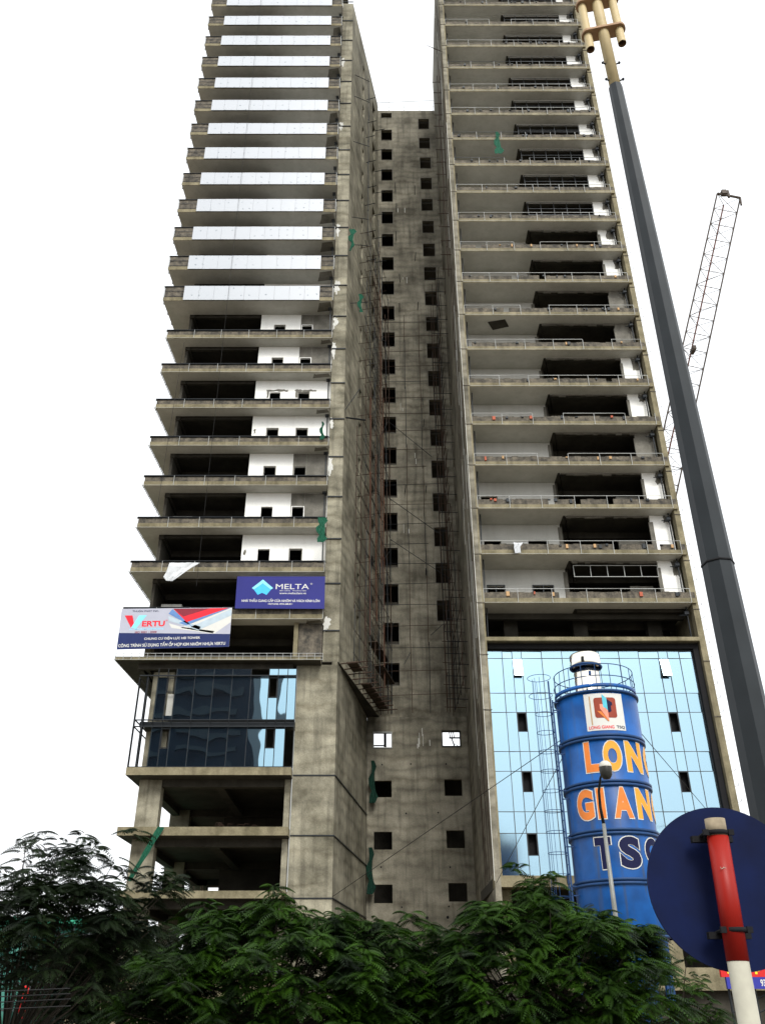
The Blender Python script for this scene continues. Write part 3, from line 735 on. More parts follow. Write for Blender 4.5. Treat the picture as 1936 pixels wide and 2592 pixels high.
# openings occupy the upper half metre-and-a-bit of the tall rows
wins = [(2, 20.28, 19.18), (2, 16.92, 15.80), (2, 13.50, 12.36), (2, 10.12, 8.98), (10, 20.28, 19.16), (10, 16.92, 15.80), (10, 13.50, 12.36)]
mb = MB()
for k in range(len(gx)): mb.box(gx[k]-.018, gx[k]+.018, YF-.035, YF+.05, 7.9, 20.84)
for z_ in gz: mb.box(6.58, 19.42, YF-.034, YF+.051, z_-.016, z_+.016)
mb.build('mullion', 'steel_grey', GF)
for c in range(len(gx)-1):
    for r_ in range(len(gz)-1):
        x0, x1, z0, z1 = gx[c]+.018, gx[c+1]-.018, gz[r_]+.016, gz[r_+1]-.016
        cut = [w_ for w_ in wins if w_[0] == c and z0 < (w_[1]+w_[2])/2 < z1]
        zt = cut[0][2] if cut else z1
        t1, t2 = rnd.uniform(-.011, .011), rnd.uniform(-.011, .011)
        mb = MB()
        mb.hexa([(x0, YF-.012+t1, z0), (x1, YF-.012-t1, z0), (x1, YF+.02, z0), (x0, YF+.02, z0)], [(x0, YF-.012+t1+t2, zt), (x1, YF-.012-t1+t2, zt), (x1, YF+.02, zt), (x0, YF+.02, zt)])
        mb.build('pane', 'glass_light', GF)
for k, (c, zt, zb) in enumerate(wins):
    x0, x1 = gx[c]+.02, gx[c+1]-.02
    mb = MB()
    frame(mb, x0, x1, zb, zt, YF-.03, YF+.02, .04)
    fr = mb.build('window_frame', 'steel_dark', GF)
    mb = MB()
    if zt > 20: mb.hexa([(x0, YF-.30, zb-.02), (x1, YF-.30, zb-.02), (x1, YF-.26, zb-.02), (x0, YF-.26, zb-.02)], [(x0, YF-.06, zt-.02), (x1, YF-.06, zt-.02), (x1, YF-.03, zt-.02), (x0, YF-.03, zt-.02)])
    if mb.v: mb.build('sash', 'glass_light', fr)
mb = MB()
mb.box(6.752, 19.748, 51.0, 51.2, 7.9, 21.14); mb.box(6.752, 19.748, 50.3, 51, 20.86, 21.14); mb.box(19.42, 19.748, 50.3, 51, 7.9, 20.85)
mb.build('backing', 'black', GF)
mb = MB(); mb.box(6.35, 19.748, 49.72, 50.9, 7.3, 7.86, 0); mb.box(6.752, 19.7, 50.3, 50.55, 7.862, 7.895, 2)
for x in (8.36, 8.93, 9.6, 10.16): mb.box(x-.02, x+.02, 49.68, 49.72, 7.45, 7.9, 2)
mb.box(6.7, 19.7, 56, 56.3, 0, 7.29, 1); mb.box(6.36, 19.74, 50.902, 57, 7.31, 7.85, 1)
for x in (6.6, 11, 15.3, 19.4): mb.box(x, x+.7, 50.7, 51.4, 0, 7.28, 0)
mb.build('podium_ledge', ['concrete_edge', 'concrete_raw_shade', 'steel_dark'], RT)

# ================================================================== LINK BLOCK between the towers
LK = thing('link_block', (3.4, 67, 0), 'recessed concrete link wall with two rows of small black windows between the towers', 'building')
mb = MB(); YC = 65.1
hl = []
x0 = .3
for k in range(0, 21):
    zt = 89.64 - 3.4*(k-1)+.25
    hl.append((.68-x0, 1.88-x0, zt-(1.8 if k else 1.2), zt if k else zt-.35))
    zr = zt - 1.42 - .12*0
    if k < 20: hl.append((5.0-x0, 6.2-x0, zr+3.4-1.8, zr+3.4))
hl = [h for h in hl if h[2] > 21.6 and h[3] < 93]
wall(mb, (x0, YC), (6.95, YC), 20.96, 93.4, .35, hl, 0, 1)
mb.box(x0-.6, 7.2, YC+3.5, YC+3.8, 20.9, 93.3, 1); mb.box(x0-.6, 7.2, YC+.36, YC+3.5, 93.0, 93.38, 0)
for n in range(0, 21): mb.box(x0-.6, 7.2, YC+.36, YC+3.5, ZN(n)-.1, ZN(n)+.15, 1)
mb.box(x0-.7, x0-.02, YC+.01, YC+3.5, 20.9, 93.3, 1)
mb.build('upper_wall', ['concrete_notch_shade', 'concrete_raw_shade'], LK)
mb = MB()
for h in hl:
    a, b = h[0]+x0, h[1]+x0
    mb = MB()
    frame(mb, a-.04, b+.04, h[2]-.04, h[3]+.04, YC-.03, YC-.002, .04)
    mb.build('window', 'render_grey', LK)
# lower wall, slightly thicker; its top storey is open to the sky behind
YD = 64.8; x0 = -.62
lo = []
for zt, zb in ((19.72, 18.63), (16.2, 15.02), (12.65, 11.45), (9.18, 8.0)):
    lo.append((-.1-x0, 1.18-x0, zb, zt)); lo.append((5.02-x0, 6.31-x0, zb+.1, zt+.1))
mb = MB(); wall(mb, (x0, YD), (7.1, YD), 0, 20.93, .3, lo, 0, 1)
mb.box(x0, 6.9, YD+.302, YD+4.2, 17.3, 17.5, 1); mb.box(x0, 6.9, YD+4.2, YD+4.4, 0, 17.5, 1)
mb.box(x0-.3, x0-.01, YD, YD+4.2, 0, 20.9, 1); mb.box(x0-.9, x0-.31, YD+.02, YD+.9, 0, 21.3, 1)
mb.box(1.6, 4.6, YD+.302, YD+4.2, 17.51, 20.9, 1)
mb.build('lower_wall', ['concrete_notch_shade', 'concrete_raw_shade'], LK)
mb = MB()
for h in lo[:2]:
    a, b = h[0]+x0, h[1]+x0
    mb = MB(); frame(mb, a-.07, b+.07, h[2]-.07, h[3]+.07, YD-.06, YD+.02, .07); mb.build('window', 'steel_white', LK)
a = lo[0][0]+x0; mb.box(a+.75, a+.95, YD+2.0, YD+2.2, 17.5, 22, 1); mb.box(a, a+.9, YD+.2, YD+.3, 18.78, 18.86, 1)
a = lo[1][0]+x0; mb.box(a+.5, a+1.3, YD+.2, YD+.28, 19.35, 19.45, 1)
for q in (.6, .75, .9): mb.tube((a+q, YD+.24, 19.4), (a+q-.08, YD+.24, 19.9), .035, 5, m=1)
mb.tube((a+.7, YD+.24, 19.35), (a+.9, YD+.24, 18.7), .05, 5, m=1); mb.tube((a+.8, YD+.25, 19.0), (a+1.25, YD+.24, 18.75), .02, 5, m=1)
mb.build('bar', ['steel_white', 'black'], LK)
mb = MB()
for x, z_ in ((.5, 17.35), (2.6, 17.4), (5.2, 17.4), (2.2, 13.9), (4.5, 13.95), (.4, 10.3), (5.2, 10.3), (1.8, 7.75), (5.0, 7.8), (2, 7.1), (3.5, 7.1), (4.9, 7.12)): mb.tube((x, YD-.015, z_), (x, YD+.05, z_), .06 if z_ > 7.5 else .1, 8)
mb.build('tie_hole', 'black', LK)
mb = MB()
for x in (.2, 1.6, 3.4, 5.2, 6.8): mb.tube((x, YC+.2, 93.38), (x, YC+.2, 95.2), .03, 5)
mb.tube((.2, YC+.2, 95.15), (6.9, YC+.2, 95.6), .03, 5); mb.tube((.2, YC+.2, 94.3), (6.9, YC+.2, 94.4), .012, 4)
mb.build('roof_railing', 'steel_white', LK)
mb = MB()
for q in range(16):
    x = rnd.uniform(2.3, 4.2); z_ = rnd.choice((76, 66, 50, 44, 36.5, 18.9))+rnd.uniform(-.6, .6); mb.box(x, x+rnd.uniform(.03, .09), YC-.008 if z_ > 21 else YD-.008, YC+.0 if z_ > 21 else YD, z_, z_+rnd.uniform(.3, .9))
mb.build('lime_run', 'plaster', LK)
mb = MB()      # bars sticking out of the wall
for x, z_ in ((2.2, 79.5), (2.25, 76.3), (4.3, 79), (2.2, 72), (4.2, 62.2), (2.4, 62), (4.4, 50.5), (4.4, 48), (2.6, 41), (4.4, 41), (4.2, 33), (2.5, 66), (4.1, 69)):
    mb.tube((x, YC, z_), (x-rnd.uniform(-.1, .1), YC-1.2, z_+rnd.uniform(-.1, .1)), .04, 5)
mb.build('putlog', 'steel_dark', LK)

# ================================================================== SCAFFOLDS in the notch
def pole(mb, x, y, z0, z1, r=.03, m=0):
    z = z0
    while z < z1:
        l = min(rnd.uniform(5, 7), z1-z+.3); dx, dy = rnd.uniform(-.05, .05), rnd.uniform(-.05, .05)
        mb.tube((x+dx, y+dy, z), (x-dx, y-dy, z+l), r, 5, m=m if rnd.random() < .6 else 1-m); z += l-.3
SC = thing('scaffold', (3.5, 64, 21), 'thin rusty pole scaffold standing across the recessed link wall', 'scaffold')
mb = MB()
for x in (.55, .95, 1.25): pole(mb, x, 63.9, 20.9, 60+rnd.uniform(-6, 3), .025)
pole(mb, 2.75, 63.7, 20.9, 60, .03); pole(mb, 4.15, 63.7, 20.9, 60, .03)
for x in (5.35, 5.6, 5.9): pole(mb, x, 63.5, 20.9, 50+rnd.uniform(-4, 14), .03)
mb.build('standard', ['rust', 'steel_dark'], SC)
mb = MB(); z = 22.3
while z < 60.5:
    mb.tube((.5, 63.72, z+rnd.uniform(-.08, .05)), (6.3 if rnd.random() < .7 else 4.4, 63.6, z+rnd.uniform(-.05, .15)), .024, 5, m=rnd.choice((0, 1))); z += rnd.uniform(1.75, 1.95)
for a in range(9):
    zz = 24+a*4; mb.tube((5.5, 63.5, zz), (5.5, 65.1, zz), .03, 5); mb.tube((1.0, 63.8, zz), (1.0, 65.1, zz), .03, 5)
mb.build('ledger', ['rust', 'steel_dark'], SC)
mb = MB()
for a, b, c, d in ((1.1, 47.5, 4.9, 43.6), (1.1, 39.5, 5.6, 35.7), (1.2, 35.5, 6, 31.8), (2.7, 25.6, 2.2, 24.6), (4.3, 27, 5.3, 27.9), (1.0, 33, .4, 36)): mb.tube((a, 63.5, b), (c, 63.4, d), .028, 5)
mb.build('brace', 'steel_dark', SC)

SL = thing('scaffold', (-1, 58, 21), 'tall rusty scaffold of bent poles climbing the left tower wall inside the notch', 'scaffold')
mb = MB()
def lw(t, off, z): a, b = Vector(UP[0]), Vector(UP[1]); d = b-a; n_ = Vector((d.y, -d.x)).normalized(); q = a+d*t+n_*off; return (q.x, q.y, z)
for t in (.22, .34, .46, .58, .7, .82, .93):
    for off in (.35, 1.15):
        x, y, _ = lw(t, off, 0); pole(mb, x, y, 20.9, {.22: 40, .34: 46}.get(t, 64)+rnd.uniform(-6, 8), .03, 0)
mb.build('standard', ['rust', 'steel_dark'], SL)
for t, off, za, zb in ((.26, 1.3, 24, 44), (.45, 1.25, 26, 40), (.62, 1.2, 30, 60), (.70, 1.2, 22, 48)):
    mb = MB(); x, y, _ = lw(t, off, 0); pole(mb, x, y, za, zb, .03, 0); mb.build('standard', ['rust_bright', 'rust_bright'], SL)
mb = MB(); z = 22.5
while z < 66:
    for off in (.35, 1.15):
        mb.tube(lw(.2 if z < 40 else .4, off, z+rnd.uniform(-.2, .2)), lw(.97, off, z+rnd.uniform(-.2, .2)), .022, 5, m=rnd.choice((0, 1)))
    for t in (.34, .58, .82):
        if rnd.random() < .8: mb.tube(lw(t, -.02, z), lw(t, 1.3, z+rnd.uniform(-.05, .05)), .025, 5)
    z += 1.9
for k in range(11): t = .04+.085*k; mb.tube(lw(t, -.05, 21.05), lw(t, 1.5+.2*rnd.random(), 21.1), .045, 5); 
mb.build('ledger', ['rust', 'steel_dark'], SL)
mb = MB()
for k in range(9):
    t = .2+.08*k; z = rnd.uniform(23, 55); mb.tube(lw(t, 1.2, z), lw(min(t+.25, .97), 1.2, z+rnd.uniform(2, 4)), .022, 5)
mb.build('brace', 'steel_dark', SL)
mb = MB()
for t0, t1, off, z in ((.05, .2, .7, 21.15), (.42, .9, .6, 21.2), (.6, .95, 1.0, 23.3), (.55, .9, .7, 24.9)):
    a, b, c, d = lw(t0, off-.35, z), lw(t0, off+.35, z), lw(t1, off+.35, z), lw(t1, off-.35, z)
    mb.hexa([a, b, c, d], [(p[0], p[1], z+.06) for p in (a, b, c, d)])
mb.build('plank', 'wood_old', SL)

SR = thing('scaffold', (6, 60, 21), 'narrow dark pole scaffold against the right tower wall in the notch', 'scaffold')
mb = MB()
for y, zz in ((57.5, 30), (59.5, 36), (61.5, 62), (63, 64), (64.3, 58)): pole(mb, 6.0+.02*(60-y), y, 20.9, zz, .03); 
for y, zz in ((60, 28), (62.5, 60)): pole(mb, 5.3, y, 20.9, zz, .03)
mb.build('standard', ['rust', 'steel_dark'], SR)
mb = MB(); z = 21.4
while z < 64:
    mb.tube((6.05, 57 if z < 28 else 60.5, z), (6.05, 64.6, z), .025, 5); mb.tube((5.2, 62, z+.05), (6.8, 62, z), .03, 5, m=1)
    if z < 30: mb.tube((5.2, 59.5, z+.05), (6.7, 59.5, z), .03, 5, m=1); mb.tube((5.2, 64, z+.05), (6.8, 64, z), .03, 5)
    z += 1.75
mb.build('ledger', ['rust', 'steel_dark'], SR)
# bare putlogs higher up both notch walls
PU = thing('putlog_bars', (-1, 56, 70), 'loose tubes and bars jutting from the upper left tower wall over the notch', 'scaffold tubes')
mb = MB()
for n in range(1, 13):
    z = ZN(n)-1.0
    if n < 9: mb.tube(lw(.5+.03*(n % 3), 0, z), lw(.5+.03*(n % 3), 1.0, z+.1), .04, 5)
    if n in (2, 3, 5, 8, 9, 11): mb.tube(lw(.05, .2, z-1), lw(.25, 1.1, z+1.2), .035, 5)
    if n < 8: mb.tube(lw(.85, 0, z), lw(.85, 1.2, z), .04, 5); mb.tube(lw(.45, .5, z-1.6), lw(.42, .5, z+1.6), .035, 5)
mb.tube(lw(.0, -.3, 40.4), lw(.22, 1.0, 41.8), .07, 5); mb.tube(lw(.0, -.3, 40.4), lw(.1, .9, 43.8), .03, 5)
mb.build('bar', 'steel_dark', PU)
PR = thing('putlog_bars', (6.3, 52, 80), 'row of scaffold tubes jutting from the upper right tower wall against the sky', 'scaffold tubes')
mb = MB()
for n in range(3, 11):
    for dz in (0, 1.7):
        z = ZN(n)-dz; mb.tube((6.9, 53.5, z), (5.6+rnd.uniform(-.1, .1), 53.5, z+rnd.uniform(-.05, .05)), .035, 5)
    mb.tube((6.15, 53.4, ZN(n)-2.6), (6.15+rnd.uniform(-.08, .08), 53.5, ZN(n)+1.0), .035, 5)
for a in range(4): mb.tube((6.4, 49.8, 80.6), (5.6-.3*a, 49.6, 80.7+.25*a), .02, 4)
mb.build('bar', 'rust', PR)

# ================================================================== NETS, TARPS
def cloth(name, mat, pts, label, cat, th=.02, group=None):
    """hanging cloth from a list of rows (left point, right point), pleated"""
    mb = MB(); n = 10; rows = []
    for k, (a, b) in enumerate(pts):
        a, b = Vector(a), Vector(b); row = []
        for j in range(n+1):
            p = a.lerp(b, j/n); p = p+Vector((0, -.05*abs(math.sin(j*1.9+k*.7))-.02*math.cos(k*2.1+j), .0)); row.append(p)
        rows.append(row)
    for side in (0, 1):
        for k in range(len(rows)-1):
            for j in range(n):
                q = [rows[k][j], rows[k][j+1], rows[k+1][j+1], rows[k+1][j]]
                if side: q = [v+Vector((0, th, 0)) for v in reversed(q)]
                mb.face(q, 0, True)
    o = mb.build(name, mat, None, tuple(pts[0][0])); return tag(o, label, cat, group)
def strip(cx, y, z0, z1, w0, w1, n=7, sway=.08):
    out = []
    for k in range(n+1):
        t = k/n; w_ = (w0+(w1-w0)*t)*(1+.35*math.sin(k*2.3)); c = cx+sway*math.sin(k*1.4)
        out.append(((c-w_/2, y, z0+(z1-z0)*t), (c+w_/2, y, z0+(z1-z0)*t)))
    return out
x, z = at(815, 1311, 51.6)
cloth('safety_net', 'net_green', strip(x, 51.55, z, z-1.9, .55, .5), 'torn green net hanging on the right end of a left tower balcony', 'net')
x, z = at(815, 1070, 52.0)
cloth('safety_net', 'net_green', strip(x, 52.3, z+.3, z-1.3, .12, .3), 'small dark green net hooked on a pipe two balconies above the larger one', 'net')
x, z = at(1256, 335, 49.7)
cloth('safety_net', 'net_green', strip(x, 49.65, z, z-2.9, .22, .7), 'green net dangling from an upper balcony of the right tower', 'net')
x, z = at(891, 585, 53)
cloth('safety_net', 'net_green', strip(x, 52.8, z, z-2.6, .5, .15, 8, .12), 'shredded green net on the upper corner of the left tower beside the notch', 'net')
x, z = at(912, 745, 54)
cloth('safety_net', 'net_green', strip(x, 54, z, z-2.0, .3, .25, 6, .1), 'faint green net scrap halfway up the notch on the left wall', 'net')
a = at(408, 2092, 51.7); b = at(326, 2228, 51.2)
rows = []
for k in range(9):
    t = k/8; cx = a[0]+(b[0]-a[0])*t; cz = a[1]+(b[1]-a[1])*t; w_ = .38*(1-.45*t)+.05*math.sin(k*2)
    rows.append(((cx-w_/2, 51.75-.4*t, cz), (cx+w_/2, 51.75-.4*t, cz-.05)))
cloth('safety_net', 'net_green', rows, 'long green net pulled diagonally down from the bare podium slab of the left tower', 'net')
for sx, zz, lab in ((-.45, 17.5, 'dark green net in the left corner of the notch under the scaffold'), (-.6, 11.5, 'lower dark green net in the left corner of the notch near the trees')):
    cloth('safety_net', 'net_dark', strip(sx+.25, 64.2, zz, zz-3.0, .25, .5, 7, .1), lab, 'net')
a = at(430, 1425, 51.6)
mbp = [((a[0], 51.6, a[1]), (a[0]+2.0, 51.62, a[1]+.03)), ((a[0]-.02, 51.5, a[1]-.25), (a[0]+1.45, 51.6, a[1]-.4)), ((a[0]-.1, 51.5, a[1]-.7), (a[0]+1.1, 51.55, a[1]-.72)), ((a[0]-.25, 51.5, a[1]-1.1), (a[0]+.75, 51.5, a[1]-1.05)), ((a[0]-.05, 51.5, a[1]-1.35), (a[0]+.35, 51.5, a[1]-1.38))]
cloth('plastic_sheet', 'tarp_white', mbp, 'white plastic sheet blown over a left tower parapet above the vertu banner', 'plastic sheet')
bpy.context.scene.objects['plastic_sheet']['label'] = 'white plastic sheet hanging over a parapet of the left tower above the white banner'
a = at(1263, 1376, 49.6); b = at(1335, 1376, 49.6)
mbp = [((a[0]+.9, 49.6, a[1]+.05), (a[0]+1.85, 49.6, a[1]+.05)), ((a[0]+.95, 49.5, a[1]-.1), (a[0]+1.5, 49.5, a[1]-.02)), ((a[0]+.9, 49.5, a[1]-.35), (a[0]+1.3, 49.5, a[1]-.3)), ((a[0]+.95, 49.5, a[1]-.75), (a[0]+1.32, 49.5, a[1]-.72))]
cloth('plastic_sheet', 'tarp_white', mbp, 'twisted white plastic sheet caught on a low balcony rail of the right tower', 'plastic sheet')

# ================================================================== BANNERS
def quadmap(c00, c10, c11, c01, Y):
    """unit square to a flat quad: c.. are (x, z) of bottom-left, bottom-right, top-right, top-left"""
    def f(u, v, layer):
        x = (c00[0]*(1-u)+c10[0]*u)*(1-v)+(c01[0]*(1-u)+c11[0]*u)*v
        z = (c00[1]*(1-u)+c10[1]*u)*(1-v)+(c01[1]*(1-u)+c11[1]*u)*v
        return (x, Y-.004*layer, z)
    return f
def banner(name, fn, mat, label):
    root = thing(name, fn(.5, 0, 0), label, 'banner')
    mb = MB(); c = [fn(0, 0, 0), fn(1, 0, 0), fn(1, 1, 0), fn(0, 1, 0)]; mb.face(c); mb.face([(p[0], p[1]+.02, p[2]) for p in reversed(c)])
    mb.build('sheet', mat, root)
    mb = MB()
    for u, v in ((0, 0), (1, 0), (0, 1), (1, 1), (.5, 1), (.5, 0)):
        p = Vector(fn(u, v, 0)); q = p+Vector(((u-.5)*.3, .25, (v-.5)*.3)); mb.tube(p, q, .008, 4)
    mb.build('rope', 'cable', root)
    return root
fnV = quadmap(at(296, 1644, 52.2), at(580, 1637, 52.2), at(588, 1538, 52.2), at(309, 1541, 52.2), 52.2)
bV = banner('banner', fnV, 'banner_white', 'white and navy advertising banner with red and blue lettering hung over the lower left parapet')
mb = MB(); bm_to(mb, poly_bm([(0, 0), (1, 0), (1, .32), (0, .40)]), fnV, 1); mb.build('navy_band', 'banner_navy', bV)
mb = MB()
for pts, m_, ly in (([(.98, .98), (.55, .50), (.86, .34), (.998, .62), (1, .98)], 3, 1), ([(.44, .62), (.47, .50), (.84, .34), (.86, .40), (.56, .52)], 3, 1),
    ([(.43, .80), (.44, .68), (.72, .42), (.73, .52)], 1, 2), ([(.995, .97), (.64, .52), (.72, .44), (1, .80)], 1, 2), ([(.86, .99), (.53, .62), (.60, .56), (.98, .99)], 2, 3), ([(.46, .98), (.43, .86), (.66, .52), (.60, .66)], 2, 3),
    ([(.47, .98), (.60, .64), (.97, .99)], 4, 4), ([(.47, .985), (.565, .78), (.80, .985)], 5, 5)):
    bm_to(mb, poly_bm(pts), fnV, ly, m_)
mb.build('picture', ['banner_white', 'ink_grey', 'ink_steel', 'sign_white', 'ink_red', 'ink_maroon'], bV)
BV = ['ink_red', 'sign_white', 'ink_pale', 'ink_maroon', 'ink_navy']
mb = MB(); bm_to(mb, poly_bm([(.035, .83), (.105, .83), (.13, .60), (.105, .52)]), fnV, 1, 0)
bm_to(mb, poly_bm([(.105, .52), (.15, .50), (.235, .83), (.165, .83)]), fnV, 2, 2); mb.build('emblem', BV, bV)
for t_, a, b, c, d, bo, ly_, mi in (('ERTU', .20, .405, .545, .685, .035, 1, 0), ('®', .41, .43, .67, .71, 0, 1, 0), ('ISO 9001 : 2008', .145, .34, .385, .43, .02, 2, 3),
    ('ALUMINIUM COMPOSITE', .09, .40, .465, .505, .01, 1, 2), ('THUẬN PHÁT INC.', .10, .34, .90, .97, .02, 1, 4),
    ('CHUNG CƯ ĐIỆN LỰC HEI TOWER', .235, .735, .20, .29, .02, 2, 1), ('CÔNG TRÌNH SỬ DỤNG TẤM ỐP HỢP KIM NHÔM NHỰA VERTU', .01, .965, .03, .165, .02, 2, 1)):
    mb = MB(); bm_to(mb, text_bm(t_, a, b, c, d, bo), fnV, ly_, mi); mb.build('lettering', BV, bV)
fnM = quadmap(at(595, 1540, 52.2), at(821, 1541, 52.2), at(823, 1459, 52.2), at(601, 1459, 52.2), 52.2)
bM = banner('banner', fnM, 'banner_blue', 'blue advertising banner with a pale roof emblem and white lettering on the left tower')
BM_ = ['ink_cyan', 'ink_pale', 'sign_white']
mb = MB(); bm_to(mb, poly_bm([(.175, .63), (.295, .90), (.295, .78), (.20, .585)]), fnM, 2, 1)
bm_to(mb, poly_bm([(.295, .90), (.415, .63), (.39, .585), (.295, .78)]), fnM, 2, 1)
bm_to(mb, poly_bm([(.20, .58), (.295, .775), (.39, .58), (.345, .42), (.295, .485), (.245, .42)]), fnM, 1, 0); mb.build('emblem', BM_, bM)
for t_, a, b, c, d, bo in (('MELTA', .445, .82, .60, .76, 0), ('®', .835, .86, .74, .79, 0), ('BỀN VỮNG - TRƯỜNG TỒN', .49, .79, .535, .575, .01), ('www.meltaglass.vn', .49, .79, .425, .505, .01),
    ('NHÀ THẦU CUNG CẤP CỬA NHÔM VÀ VÁCH KÍNH LỚN', .07, .945, .20, .315, .02), ('HOTLINE: 0934.288.811', .37, .64, .115, .165, .02)):
    mb = MB(); bm_to(mb, text_bm(t_, a, b, c, d, bo), fnM, 1, 2); mb.build('lettering', BM_, bM)

# ================================================================== SILO
SX, SY, SR_ = 8.56, 33.0, 1.53
SI = thing('cement_silo', (SX, SY, 0), 'tall blue cement silo with orange and navy lettering and a guard rail on top', 'silo')
zr = [at(950, 1560+yy/2.102, SY-SR_)[1] for yy in (392, 628, 872, 1130, 1395)]
zt = zr[0]
mb = MB(); mb.lathe(SX, SY, [(SR_*.25, 0.9), (SR_*.3, 1.4), (SR_, 4.0), (SR_, zt), (SR_*.6, zt+.12), (.01, zt+.2)], 64); mb.build('body', 'silo_blue', SI)
for k, z in enumerate(zr+[zr[4]-(zr[3]-zr[4])]):
    mb = MB(); a = .06
    for dz in ((0, -.12) if k else (0,)):
        mb.lathe(SX, SY, [(SR_-.01, z+dz-a), (SR_+.07, z+dz-a+.01), (SR_+.075, z+dz+a-.03), (SR_-.01, z+dz+a-.02)], 64)
    mb.build('band', 'silo_dark', SI)
for a in range(4):
    x, y = SX+1.35*math.cos(a*math.pi/2+.78), SY+1.35*math.sin(a*math.pi/2+.78)
    mb = MB(); mb.box(x-.12, x+.12, y-.12, y+.12, 0, 4.6); mb.build('leg', 'silo_dark', SI)
def cyl(u, v, layer):
    """u: arc metres right of the camera-facing line, v: height"""
    base = math.atan2(-SY, -SX)          # direction from silo to camera
    t = base + u/SR_; r = SR_+.006+.006*layer
    return (SX+r*math.cos(t), SY+r*math.sin(t), v)
def arc(deg): return math.radians(deg)*SR_
def letters(word, spans, z0, z1, fill, name, hues):
    for ch, (a, b), hue in zip(word, spans, hues):
        mbf = MB()
        bm_to(mbf, text_bm(ch, arc(a)-.035, arc(b)+.035, z0-.035, z1+.035, .07), cyl, 1, 0, .12)
        bm_to(mbf, text_bm(ch, arc(a), arc(b), z0, z1, .055), cyl, 2, hue, .12)
        mbf.build(name, ['sign_white']+fill, SI)
def bandz(k, f0, f1): d = zr[k]-zr[k+1]; return zr[k+1]+d*f0, zr[k+1]+d*f1
z0, z1 = bandz(1, .20, .86); letters('LONG', [(-24, -6), (1, 25), (32, 60), (68, 96)], z0, z1, ['ink_orange', 'ink_amber'], 'lettering', (1, 2, 2, 2))
z0, z1 = bandz(2, .22, .85); letters('GIANG', [(-45, -20), (-15, -5), (6, 31), (38, 66), (73, 100)], z0, z1, ['ink_orange', 'ink_amber'], 'lettering', (1, 1, 1, 2, 2))
z0, z1 = bandz(3, .20, .84); letters('TSQ', [(-25, -4), (6, 33), (41, 70)], z0, z1, ['ink_navy'], 'lettering', (1, 1, 1))
mb = MB(); z0, z1 = zr[1]+.16, zr[0]-.12; ua, ub = arc(-16), arc(38); uc = (ua+ub)/2; hh = z1-z0
def prect(a, b, c, d): return poly_bm([(a, c), (b, c), (b, d), (a, d)])
bm_to(mb, prect(ua, ub, z0, z1), cyl, 0, 0, .1)
def rr_poly(a, b, c, d, r):
    pts = []
    for cx, cy, s in ((b-r, c+r, -90), (b-r, d-r, 0), (a+r, d-r, 90), (a+r, c+r, 180)):
        for k in range(5): t = R(s+k*22.5); pts.append((cx+r*math.cos(t), cy+r*math.sin(t)))
    return poly_bm(pts)
W_ = ub-ua
bm_to(mb, rr_poly(ua+W_*.24, ua+W_*.80, z0+hh*.33, z1-hh*.12, .09), cyl, 1, 1, .1)
U = lambda f: ua+W_*f; V = lambda f: z0+hh*f
for pts, m_ in (([(.46, .97), (.57, .86), (.57, .52), (.46, .62)], 2), ([(.57, .84), (.70, .74), (.70, .66), (.66, .66), (.66, .50), (.57, .46)], 3), ([(.38, .70), (.44, .70), (.57, .52), (.57, .24), (.38, .58)], 4), ([(.30, .52), (.40, .50), (.57, .24), (.56, .22), (.40, .40)], 5)):
    bm_to(mb, poly_bm([(U(a), V(b)) for a, b in pts]), cyl, 2+(m_ == 5), m_, .1)
bm_to(mb, text_bm('LONG GIANG', U(.05), U(.68), V(.04), V(.125), .02), cyl, 1, 6, .1); bm_to(mb, text_bm('TSQ', U(.74), U(.97), V(.035), V(.125), .02), cyl, 1, 3, .1)
bm_to(mb, prect(U(.13), U(.16), V(.15), V(.93)), cyl, 1, 7, .1)
mb.build('logo_plate', ['sign_white', 'ink_brown', 'ink_teal', 'ink_navy', 'ink_salmon', 'ink_orange', 'ink_red', 'brick_tan'], SI)
# filter housing on top
CXc = SX-.22
mb = MB(); mb.lathe(CXc, SY, [(.50, zt+.1), (.50, zt+1.35), (.46, zt+1.38)], 32); mb.lathe(CXc, SY, [(.52, zt+.2), (.53, zt+.26), (.52, zt+.3)], 32); mb.build('filter', 'chrome', SI)
mb = MB(); mb.lathe(CXc, SY, [(.0, zt+1.42), (.58, zt+1.42), (.60, zt+1.46), (.60, zt+1.86), (.55, zt+1.93), (.0, zt+1.98)], 32); mb.build('filter_cap', 'chrome', SI)
mb = MB(); mb.ring(CXc, SY, zt+1.4, .60, .045, 32); mb.box(CXc-.05, CXc+.05, SY-.55, SY-.48, zt+.95, zt+1.1); mb.build('clamp_ring', 'silo_dark', SI)
# guard rail
mb = MB(); rg = SR_-.02
mb.ring(SX, SY, zt+1.05, rg, .017, 40); mb.ring(SX, SY, zt+.58, rg+.03, .017, 40)
for k in range(18): t = k*math.pi/9; mb.tube((SX+(rg+.02)*math.cos(t), SY+(rg+.02)*math.sin(t), zt+.05), (SX+rg*math.cos(t), SY+rg*math.sin(t), zt+1.05), .014, 5)
mb.build('guard_rail', 'silo_dark', SI)
mb = MB(); mb.lathe(SX, SY, [(rg+.0, zt+.14), (rg+.04, zt+.14), (rg+.04, zt+.27), (rg, zt+.27), (rg, zt+.14)], 48); mb.build('toe_board', 'silo_blue', SI)
